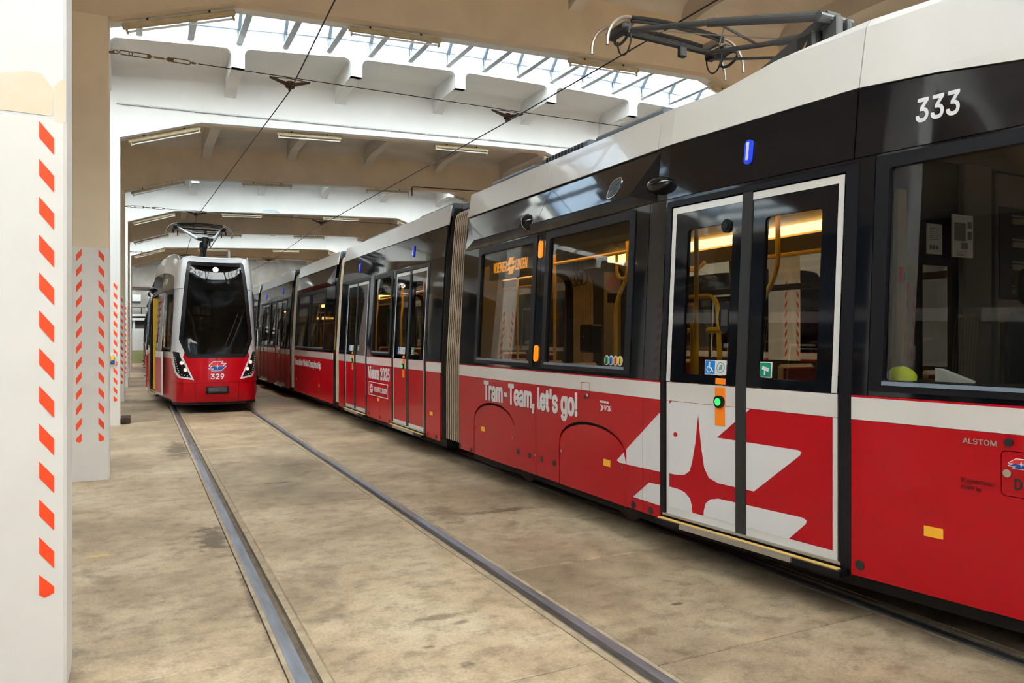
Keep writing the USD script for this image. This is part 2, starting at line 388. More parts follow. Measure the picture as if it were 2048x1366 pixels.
# columns with red and white warning bands
def column(x0, x1, y, label, paint, inner=1, group=None, patches=False, both=True):
    T = Thing('column', label, 'column', (0, y, 0), 0, group)
    ch = .012
    def shaft(z0, z1, o):
        return ext_xy(Polygon([(x0 - o + ch, -o), (x1 + o - ch, -o), (x1 + o, -o + ch), (x1 + o, BW + o - ch), (x1 + o - ch, BW + o), (x0 - o + ch, BW + o), (x0 - o, BW + o - ch), (x0 - o, -o + ch)]), z0, z1)
    T.part('shaft', shaft(2.56, 5.129 if x0 < 5 else 5.329, 0), paint)
    T.part('painted_base', shaft(0, 2.56, .0015), 'white_band')
    for side in (0, 1):
        if side == 0: a, b = x1 - .103, x1 - .046
        else: a, b = x0 + .095, x0 + .043
        for k in range(13):
            zt = 2.545 - .168 * k
            pts = [(a, zt), (b, zt - .072), (b, zt - .146), (a, zt - .073)]
            if k == 12: pts = [(a, zt), (b, zt - .060), (b, zt - .088), (a + (b - a) * .35, zt - .105), (a, zt - .088)]
            T.part('warning_stripe', ext_xz(Polygon(pts).buffer(0), -.0032, -.0014), 'orange_stripe')
            # the same band on the face towards the track
            xs = x1 + .0016
    if patches:
        r = np.random.RandomState(5)
        def pp(pl): return Polygon(pl).buffer(.012).buffer(0)
        T.part('repair_patch', ext_xz(pp([(x0 + .02, 2.59), (x1 - .065, 2.585), (x1 - .062, 2.69), (x1 - .10, 2.745), (x0 + .21, 2.75), (x0 + .10, 2.72), (x0 + .02, 2.74)]), -.002, .001), 'patch_paint')
        T.part('repair_patch', ext_xz(pp([(x1 - .035, 2.56), (x1 - .012, 2.56), (x1 - .012, 2.73), (x1 - .036, 2.70)]), -.002, .001), 'patch_paint')
    return T
LX0, LX1 = -.652, -.292
RX0, RX1 = 9.88, 10.30
paints = ['column_cream_lit', 'white_and_skylit_cream']  # columns facing skylight bays get the whiter one, which carries the light
for k, y in enumerate(BEAMS):
    pt = paints[k % 2]
    where = {0: 'standing behind the viewpoint, left row', 1: 'large, cut by the left edge of the picture, red stripes on white base', 2: 'second one from the left edge, two rows of red stripes below tan plaster',
             3: 'third of the left row with a yellow and blue padlock hanging on it', 4: 'fourth of the left row, tan above its striped white base'}.get(k, 'far one in the left row, %s from the viewpoint' % ORD[k])
    column(LX0, LX1, y, 'square plastered column ' + where, pt, patches=(k == 1))
for k, y in enumerate(BEAMS):
    if k == 0: continue
    where = {2: 'seen through the door windows of the long tram, red stripes on white'}.get(k, 'of the right row behind the long tram, %s' % ORD[k])
    column(RX0, RX1, y, 'square plastered column ' + where, paints[k % 2])

# beams with haunches over the columns
def beam_poly():
    bot = [(XL, 4.9), (XL + .35, 4.9), (XL + 1.6, 5.2), (-2.0, 5.5), (LX0 - .02, 5.13), (LX1 + .012, 5.13), (1.04, 5.555), (3.3, 5.66), (5.5, 5.745), (8.3, 5.83), (RX0 - .02, 5.33), (RX1 + .02, 5.33), (11.7, 5.80), (17, 5.6), (19.4, 5.3), (XR, 5.0)]
    top = [(x, float(zc(x)) + .16) for x in arcx(XL, XR)][::-1]
    return Polygon(bot + top)
BP = beam_poly()
for k, y in enumerate(BEAMS):
    T = Thing('roof_beam', 'concrete roof beam with sloped ends, %s counted from the viewpoint' % ORD[k] if k else 'concrete roof beam behind the viewpoint', 'beam', (0, y, 0))
    # one cream plaster; skylight is put into the colour of the face towards it
    front, back = ('cream_paint', 'white_and_skylit_cream') if k % 2 == 0 else ('white_and_skylit_cream', 'cream_paint')
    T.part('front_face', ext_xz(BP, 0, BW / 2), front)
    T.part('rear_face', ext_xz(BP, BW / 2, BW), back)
    if k == 3:
        pts = [(x, -.02, z) for x, z in [(-.35, 5.72), (1.5, 5.76), (4, 5.83), (7, 5.92), (9.3, 5.98)]]
        T.part('conduit', tube(pts, .013, 6), 'conduit', label='thin grey conduit clipped along the beam face')
        for x in np.arange(.2, 9.2, .75):
            z = np.interp(x, [p[0] for p in pts], [p[2] for p in pts])
            T.part('conduit_clip', box(x - .02, x + .02, -.036, 0, z - .018, z + .018), 'conduit')
    if k == 5: T.part('repair_patch', ext_xz(Polygon([(3.68, 5.665), (3.70, 5.76), (3.85, 5.80), (4.05, 5.81), (4.2, 5.77), (4.28, 5.685)]), -.004, .0), 'steel_bar', label='bluish grey patch on the lower edge of the beam')
    if k == 4:
        T.part('pipe', tube(smoothpath([(7.0, -.03, 5.60), (7.0, -.03, 5.86), (9.4, -.03, 5.92)], .05), .015, 6), 'rust', label='brown conduit bent up the beam face')

def slab_prism(x0, x1, ya, yb):
    xs = arcx(x0, x1)
    return ext_xz(Polygon([(x, float(zc(x))) for x in xs] + [(x, float(zc(x)) + .16) for x in xs[::-1]]), ya, yb)
def fillet(ya, sgn, r=.24):
    """concave cove between a beam's face at ya and the slab, on the side sgn"""
    xs = sorted(set(np.round(np.arange(XL, XR + .1, .5), 3)) | set(x for x, _ in ZC)); n = 6
    V, F = [], []
    for x in xs:
        for t in np.linspace(0, math.pi / 2, n):
            V.append((x, ya + sgn * (r - r * math.sin(t)), float(zc(x)) - r + r * math.cos(t) - .001))
    for i in range(len(xs) - 1):
        for j in range(n - 1):
            p = i * n + j
            F += [(p, p + 1, p + n + 1), (p, p + n + 1, p + n)]
    return trimesh.Trimesh(np.array(V), np.array(F), process=False)
DEP = 1.27
GX0, GX1 = -10.2, 16.6          # the roof lights span this aisle only
def rib_drop(d): return float(np.interp(d, [0, .12, .3, .5, .75, 3], [.50, .45, .385, .35, .335, .335]))
def overhang(yface, sgn, depth, T, paint):
    """a ceiling lip that carries a skylight kerb: slab, kerb with rounded bays, ribs"""
    yf = yface + sgn * depth
    ya, yb = min(yface, yf), max(yface, yf)
    ins = .012
    T.part('slab', slab_prism(GX0, GX1, ya + (ins if sgn < 0 else 0), yb - (ins if sgn > 0 else 0)), paint)
    T.part('cove', fillet(yface, sgn), paint, smooth=40)
    xs = arcx(GX0, GX1)
    band = Polygon([(x, float(zc(x)) - .005) for x in xs] + [(x, float(zc(x)) + .19) for x in xs[::-1]])
    tabs = [rect(x - .108, x + .108, float(zc(x)) - .335, float(zc(x)) + .1) for x in RIBS if GX0 < x < GX1]
    kerb = unary_union([band] + tabs).buffer(.11, quad_segs=4, join_style='mitre').buffer(-.11, quad_segs=4)
    k0, k1 = (yf - .0, yf + .12) if sgn < 0 else (yf - .12, yf)
    T.part('kerb', ext_xz(kerb, k0, k1), paint)
    up = Polygon([(x, float(zc(x)) + .185) for x in xs] + [(x, float(zc(x)) + .40) for x in xs[::-1]])
    T.part('kerb_cap', ext_xz(up, k0 + .02, k1 - .02), 'kerb_grey')
    for x in RIBS:
        z = float(zc(x)); ds = [0, .12, .3, .5, .75, depth]
        low = [(yface + sgn * min(d, depth - .012), z - rib_drop(d)) for d in ds]
        T.part('rib', ext_yz(Polygon(low + [(yf - sgn * .012, z + .02), (yface, z + .02)]).buffer(0), x - .104, x + .104), paint)
def solid_bay(y0, y1, T, paint):
    T.part('slab', slab_prism(XL, XR, y0, y1), paint)
    T.part('cove', fillet(y0, 1), paint, smooth=40); T.part('cove', fillet(y1, -1), paint, smooth=40)
    L = y1 - y0
    for x in RIBS:
        z = float(zc(x)); ds = [0, .12, .3, .5, .75]
        low = [(y0 + d, z - rib_drop(d)) for d in ds] + [(y1 - d, z - rib_drop(d)) for d in ds[::-1]]
        T.part('rib', ext_yz(Polygon(low + [(y1, z + .02), (y0, z + .02)]).buffer(0), x - .105, x + .105), paint)
TIES = [.012 + .778 * k for k in range(-13, 24)]
def glazing(span, x_lo, x_hi):
    """one pitched roof light, at local y 0..span: ties, bars, panes"""
    T = Thing('skylight', 'glazed roof light with steel ties, between the second and third roof beams', 'skylight', (0, BEAMS[2] + BW + DEP, 0), 0, 'roof lights', kind='structure')
    h = span / 2
    xs = [x for x in TIES if x_lo <= x <= x_hi]
    for i, x in enumerate(xs):
        z = float(zc(x))
        T.part('tie', cat(box(x - .05, x + .05, -.02, span + .02, z + .07, z + .082), box(x - .008, x + .008, -.02, span + .02, z + .082, z + .17)), 'steel_bar')
        zk = z + .335
        for s in (0, 1):
            y0, y1 = (0, h) if s == 0 else (span, h)
            T.part('glazing_bar', hull([(x + dx, yy + dy, zz + dz) for dx in (-.026, .026) for (yy, zz) in ((y0, zk), (y1, zk + h)) for dy, dz in ((0, 0), (0, -.06))]), 'steel_blue')
            T.part('bar_foot', box(x - .015, x + .015, y0 - .02, y0 + .02, z + .1, zk), 'steel_blue')
        if i + 1 < len(xs):
            x2 = xs[i + 1]; z2 = float(zc(x2)) + .335
            for s in (0, 1):
                y0, y1 = (0, h) if s == 0 else (span, h)
                a = [(x + .01, y0, zk), (x2 - .01, y0, z2), (x2 - .01, y1, z2 + h), (x + .01, y1, zk + h)]
                T.part('pane', trimesh.Trimesh(np.array(a), [(0, 1, 2), (0, 2, 3)], process=False), 'sky_glass')
    for x in (xs[0], xs[-1]):
        z = float(zc(x)) + .335
        T.part('gable_pane', trimesh.Trimesh(np.array([(x, -.1, z - .4), (x, span + .1, z - .4), (x, span + .1, z + .02), (x, h, z + h + .02), (x, -.1, z + .02)]), [(0, 1, 2), (0, 2, 3), (0, 3, 4)], process=False), 'sky_glass')
    zr = [(x, h, float(zc(x)) + .335 + h + .02) for x in xs]
    T.part('ridge_bar', tube(zr, .04, 6), 'steel_blue')
    return T
YS = [YF] + BEAMS + [YB]
sp0 = BEAMS[3] - BEAMS[2] - BW - 2 * DEP
sk0 = None
for i in range(len(YS) - 1):
    ya = YS[i] + (BW if i > 0 else 0); yb = YS[i + 1]
    C = Thing('ceiling', None, None, kind='structure')
    if i % 2 == 0:                       # plain bays
        solid_bay(ya, yb, C, 'ceiling_grey')
    else:
        overhang(yb, -1, DEP if i < 9 else yb - ya - DEP - sp0, C, 'white_and_skylit_cream'); overhang(ya, 1, DEP, C, 'white_and_skylit_cream')
        C.part('slab', slab_prism(XL, GX0 + .001, ya, yb), 'cream_paint'); C.part('slab', slab_prism(GX1 - .001, XR, ya, yb), 'cream_paint')
        for gx in (GX0, GX1): C.part('kerb_end', box(gx - .1, gx, ya, yb, float(zc(gx)), float(zc(gx)) + .5), 'white_and_skylit_cream')
        span = yb - ya - 2 * DEP
        if sk0 is None: first_bay = True
        if abs(ya - (BEAMS[2] + BW)) < .01:
            sk0 = glazing(span, -10.1, 16.4)
for k, lab in ((0, 'glazed roof light above the viewpoint'), (4, 'glazed roof light over the oncoming tram, behind the fifth beam'), (6, 'glazed roof light behind the seventh beam'), (8, 'farthest glazed roof light, against the back wall')):
    copy_of(sk0, lab, (0, BEAMS[k] + BW + DEP + (max(0, YS[k + 2] - BEAMS[k] - BW - 2 * DEP - sp0) / 2 if k < 8 else 0), 0), name='skylight')

# outer walls
wl = Thing('wall_left', None, None, kind='structure')
wl.part('masonry', box(XL - .3, XL, YF, YB, 0, 6.3), 'wall_dark')
wr = Thing('wall_right', None, None, kind='structure')
wr.part('masonry', box(XR, XR + .3, YF, YB, 0, 6.6), 'wall_grey')
wb = Thing('wall_back', None, None, kind='structure')
wb.part('dado', box(XL, XR, YB, YB + .3, 0, .75), 'wall_green')
wb.part('plaster', box(XL, XR, YB, YB + .3, .75, 2.02), 'white_and_skylit_cream')
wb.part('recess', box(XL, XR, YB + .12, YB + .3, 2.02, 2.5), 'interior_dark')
for x in np.arange(XL + .2, XR, 1.32): wb.part('post', box(x - .06, x + .06, YB - .01, YB + .12, 2.02, 2.5), 'white_and_skylit_cream')
wb.part('ledge', box(XL, XR, YB - .12, YB + .3, 2.5, 2.64), 'white_and_skylit_cream')
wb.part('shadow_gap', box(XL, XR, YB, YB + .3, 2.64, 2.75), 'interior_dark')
wb.part('ledge', box(XL, XR, YB - .12, YB + .3, 2.75, 2.87), 'white_and_skylit_cream')
wb.part('upper_wall', box(XL, XR, YB, YB + .3, 2.87, 7.1), 'wall_brick')
wb.part('pipe', tube([(XL, YB - .15, 4.42), (XR, YB - .15, 4.42)], .05, 6), 'rust')
wb.part('meter_box', box(-.32, .12, YB - .2, YB, 3.62, 4.0), 'white_and_skylit_cream')
wb.part('guard_rail', cat(tube([(-1.5, YB - .3, 3.25), (1.6, YB - .3, 3.25)], .03, 6), tube([(.15, YB - .3, 2.87), (.15, YB - .3, 3.25)], .03, 6)), 'wire')
wf = Thing('wall_front', None, None, kind='structure')
wallp = rect(XL, XR, 0, 6.2)
gates = []
for cx in TRACKS:
    gates.append(unary_union([rect(cx - 1.45, cx + 1.45, 0, 3.9), Point(cx, 3.9).buffer(1.45)]))
wf.part('masonry', ext_xz(wallp.difference(unary_union(gates)), YF - .3, YF), 'wall_grey')
for cx in (TRACKS[0], TRACKS[1], TRACKS[2]):
    for x in np.linspace(cx - 1.45, cx + 1.45, 7)[1:-1]:
        wf.part('gate_bar', box(x - .02, x + .02, YF - .2, YF - .16, 1.6, 3.9 + math.sqrt(1.45 ** 2 - (x - cx) ** 2)), 'frame_black')
    wf.part('gate_panel', box(cx - 1.44, cx + 1.44, YF - .2, YF - .15, .05, 1.6), 'interior_cream')

# fluorescent lamps below the beams
def lamp_mesh(T):
    L = 1.27
    T.part('housing', cat(box(-L / 2, L / 2, -.035, .035, -.06, 0, .01)), 'lamp_body')
    T.part('tube', tube([(-L / 2 + .04, 0, -.095), (L / 2 - .04, 0, -.095)], .013, 8), 'lamp_tube')
    for s in (-1, 1): T.part('tube_holder', box(s * (L / 2 - .035) - .012, s * (L / 2 - .035) + .012, -.02, .02, -.118, -.05, .006), 'lamp_body')
    for s in (-1, 1): T.part('hanger', box(s * .35 - .01, s * .35 + .01, -.012, .012, 0, .03), 'frame_black')
bb = BP.exterior
def soffit(x): 
    line = shapely.LineString([(x, 0), (x, 6.0)]).intersection(BP)
    return min(c[1] for g in (line.geoms if hasattr(line, 'geoms') else [line]) for c in g.coords)
LX = [(-.17, 1.03, 'on the left haunch of'), (2.42, 3.70, 'under the left half of'), (5.70, 7.0, 'under the right half of'), (8.42, 9.6, 'on the right haunch of')]
lamp0 = None
def lamp_at(x0, x1, y, z0, z1, label):
    global lamp0
    T = Thing('fluorescent_lamp', label, 'lamp', ((x0 + x1) / 2, y, (z0 + z1) / 2), 0, 'fluorescent lamps')
    ang = math.degrees(math.atan2(z1 - z0, x1 - x0))
    UsdGeom.Xformable(T.prim).AddRotateYOp().Set(-ang)
    if lamp0 is None: lamp_mesh(T); lamp0 = T
    else:
        # instanced copy of the first lamp's parts
        T.prim.GetReferences().AddInternalReference(lamp0.path); T.prim.SetInstanceable(True)
for k in range(2, 9):
    for j, (x0, x1, wd) in enumerate(LX):
        z0, z1 = soffit(x0 + .12) , soffit(x1 - .12)
        sl = (z1 - z0) / (x1 - x0 - .24); z0 -= sl * .12 + .032; z1 += sl * .12 - .032
        lamp_at(x0, x1, BEAMS[k] + .17, z0, z1, 'fluorescent tube lamp %s the %s roof beam' % (wd, ORD[k]))

# overhead wires
ZW = 4.62
ZC_ = ZW - .0365
def contact_wire(pts, label):
    T = Thing('contact_wire', label, 'overhead wire')
    T.part('wire', tube(pts, .0075, 6), 'wire')
W1 = [(1.30, YF, ZC_), (1.30, -1.4, ZC_), (1.656, BEAMS[2] - .03, ZC_), (1.31, BEAMS[4] - .03, ZC_), (1.6, BEAMS[6], ZC_), (1.35, BEAMS[8], ZC_), (1.5, YB, ZC_)]
W2 = [(4.62, YF, ZC_), (4.62, -1.4, ZC_), (4.61, BEAMS[2] - .03, ZC_), (4.42, BEAMS[4] - .03, ZC_), (4.7, BEAMS[6], ZC_), (4.5, BEAMS[8], ZC_), (4.6, YB, ZC_)]
contact_wire(W1, 'thin dark contact wire above the empty track towards the oncoming tram')
contact_wire(W2, 'thin dark contact wire above the long tram')
def hanger(x, y, z, label):
    T = Thing('wire_hanger', label, 'wire hanger', (x, y, z), 0, 'wire hangers')
    T.part('insulator', cat(disc((0, 0, .045), (0, 0, 1), .045, .05, 12), disc((0, 0, .01), (0, 0, 1), .055, .018, 12), cyl((0, 0, -.02), (0, 0, .06), .018, 8)), 'rust')
    T.part('clamp', cat(box(-.014, .014, -.05, .05, -.028, -.004, .004), cyl((0, 0, -.027), (0, 0, .0), .012, 6)), 'rust')
    for s in (-1, 1): T.part('arm', hull([(s * .03, dy, z_) for dy in (-.012, .012) for z_ in (.015, .06)] + [(s * .24, dy, z_) for dy in (-.01, .01) for z_ in (.085, .105)]), 'rust')
    T.part('bridle', tube([(-.24, 0, .095), (0, 0, .11), (.24, 0, .095)], .005, 5), 'wire')
def link(c, d, L, w, r=.006):
    """one long chain link as a closed ring, along direction d"""
    c, d = np.array(c), np.array(d) / np.linalg.norm(d); u = np.cross(d, [0, 1, 0]); u /= np.linalg.norm(u)
    a = [c + d * (L / 2 - w) + w * (math.cos(t) * u + math.sin(t) * d) for t in np.linspace(0, math.pi, 6)]
    b = [c - d * (L / 2 - w) + w * (math.cos(t) * u + math.sin(t) * d) for t in np.linspace(math.pi, 2 * math.pi, 6)]
    return tube(a + b, r, 6, closed=True)
for k in (2, 4, 6):
    y = BEAMS[k] - .03; z = ZW + .123
    hx = [np.interp(y, [p[1] for p in W], [p[0] for p in W]) for W in (W1, W2)]
    x_end = RX0
    T = Thing('span_wire', 'cross span wire with rusty turnbuckle links in front of the %s roof beam' % ORD[k], 'span wire', (0, y, z))
    T.part('wire', tube([(.62, 0, 0), (hx[0], 0, 0), (hx[1], 0, 0), (x_end - .01, 0, .03)], .005, 5), 'wire')
    T.part('eye_bolt', cat(cyl((LX1 - .02, .06, 0), (LX1 + .05, .03, 0), .014, 8), link((LX1 + .065, .01, 0), (1, 0, 0), .05, .018)), 'old_brass')
    d = (1, 0, -.012)
    for x, L, w in ((-.125, .13, .022), (.015, .22, .022), (.435, .20, .022)): T.part('turnbuckle', link((x, 0, 0), d, L, w), 'old_brass')
    for x, L in ((.21, .18), (.565, .07)): T.part('rod', tube([(x - L / 2, 0, 0), (x - L * .3, 0, 0), (x - L * .28, 0, 0), (x + L * .28, 0, 0), (x + L * .3, 0, 0), (x + L / 2, 0, 0)], [.006, .006, .012, .012, .006, .006], 8), 'old_brass')
    for x in (.11, .31, .34): T.part('shackle', disc((x, 0, 0), (0, 1, 0), .022, .03, 10), 'old_brass')
    for i in (0, 1):
        hanger(hx[i], y, ZW + .0, 'rusty winged wire hanger over the %s at the %s roof beam' % (('open track', 'long tram')[i], ORD[k]))

# small things by the columns
T = Thing('timber_block', 'brown timber block on the floor beside the third column', 'block', (-.22, 15.55, 0))
T.part('block', box(-.07, .09, -.3, .22, 0, .11, .012), 'wood')
T = Thing('padlock', 'yellow and blue padlock on a white plate hanging on the third column', 'padlock', (-.40, 15.05, 1.18))
T.part('plate', box(-.075, .05, -.012, -.0035, -.10, .10, .003), 'white_band')
T.part('lock_body', box(-.045, .025, -.055, -.012, -.03, .05, .012), 'lock_yellow')
T.part('lock_base', box(-.045, .025, -.053, -.012, -.085, -.03, .010), 'lock_blue')
T.part('shackle', tube(arc((-.01, -.033, .05), .026, 0, math.pi, 9, 'xz'), .007, 6), 'steel')

# ------------------------------------------------------------------ the trams
EY = [(-1, .72), (0, .72), (.7, .37), (1.26, .29), (2.14, .15), (3.62, 0), (60, 0)]
DZ = [(0, 0), (1.25, 0), (2.59, .07), (2.99, .11), (3.35, .17), (3.47, .26), (3.6, .5)]
US, VS = [.7, 1.26, 2.14, 3.62], [1.25, 2.59, 2.99, 3.35, 3.47]
inset = lambda y: np.interp(y, *zip(*EY))
lean = lambda z: np.interp(z, *zip(*DZ))
def SL(u, v, d): return np.stack([-1.2 + inset(u) + lean(v) + d, u, v], 1)
def SR(u, v, d): return np.stack([1.2 - inset(u) - lean(v) - d, u, v], 1)
def sk(poly, t=.025, d0=0., side=-1):
    return skin(poly, SL if side < 0 else SR, t, d0, US, VS, flip=side < 0)
def yc(x): return np.interp(np.abs(x), [0, .2, .35, .5, .6, .68, .74, .78, .80], [0, .008, .03, .075, .13, .22, .36, .52, .70])
RK = [(.2, .11), (.35, .04), (.5, .01), (.7, 0), (1.15, .04), (1.6, .12), (2.4, .28), (2.9, .42), (3.05, .50), (3.15, .58), (3.22, .68), (3.27, .82), (3.30, 1.0)]
def FR(u, v, d):
    k = (.83 - lean(v)) / .80
    w = np.clip(1 - (np.abs(u) / .80) ** 2.6, 0, 1)
    return np.stack([u * k, yc(u) + np.interp(v, *zip(*RK)) * w + d, v], 1)
FUS = [round(x, 3) for x in np.linspace(-.8, .8, 21)] + [-.78, .78, -.74]
FUS = sorted(set(FUS)); FVS = [.3, .4, .5, .7, .9, 1.15, 1.4, 1.6, 1.9, 2.2, 2.5, 2.75, 2.9, 3.0, 3.05, 3.1, 3.15, 3.19, 3.22, 3.25, 3.27]
def fr(poly, t=.02, d0=0.): return skin(poly, FR, t, d0, FUS, FVS)
def side_text(txt, y_left, y_right, z0, z1, d=-.004, bold=True, slope=0.):
    v, f, size, lo = text_uv(txt, bold)
    y = y_left + (y_right - y_left) * v[:, 0]
    p = SL(y, z0 + (z1 - z0) * v[:, 1], d + .003 * (1 - v[:, 2]))
    return trimesh.Trimesh(p, f[:, ::-1] if y_right > y_left else f, process=False)
def grown_text(txt, y_left, y_right, z0, z1, d=-.005, grow=.03, t=.003):
    key = ('grown', txt, grow)
    if key not in TEXT:
        m = meshkit.text_mesh(txt, 1.0, depth=1.0, bold=True)
        v = np.array(m.vertices); f = np.array(m.faces); top = v[:, 2].max() - 1e-6
        tri = [Polygon(v[q][:, :2]) for q in f if (v[q][:, 2] > top).all()]
        s_ = (y_left - y_right) / (v[:, 0].max() - v[:, 0].min()) / ((z1 - z0) / (v[:, 1].max() - v[:, 1].min()))
        pl = shapely.affinity.scale(unary_union([p.buffer(1e-4) for p in tri]), s_, 1, origin=(0, 0)).buffer(grow, quad_segs=3).simplify(.006)
        TEXT[key] = pl
    pl = TEXT[key]; a, b_, c, d_ = pl.bounds
    kx, kz = (y_right - y_left) / (c - a), (z1 - z0) / (d_ - b_)
    return sk(shapely.affinity.affine_transform(pl, [kx, 0, 0, kz, y_left - kx * a, z0 - kz * b_]), t, d)
def front_text(txt, x0, x1, z0, z1, d=-.004):
    v, f, size, lo = text_uv(txt)
    return trimesh.Trimesh(FR(x0 + (x1 - x0) * v[:, 0], z0 + (z1 - z0) * v[:, 1], d + .003 * (1 - v[:, 2])), f, process=False)
UP = [(0, .52), (.28, .98), (.83, .98), (.70, .76), (1, .76), (.78, .52)]
DN = [(0, .24), (.22, .48), (1, .48), (.72, .02), (.17, .02), (.30, .24)]
STAR = [(.5, .95), (.54, .56), (.78, .5), (.54, .44), (.5, .08), (.46, .44), (.22, .5), (.46, .56)]
def lp(P, x0, w, z0, h): return Polygon([(x0 + w * a, z0 + h * b) for a, b in P]).buffer(0)
ring = lambda P, w: P.difference(P.buffer(-w, join_style='mitre'))

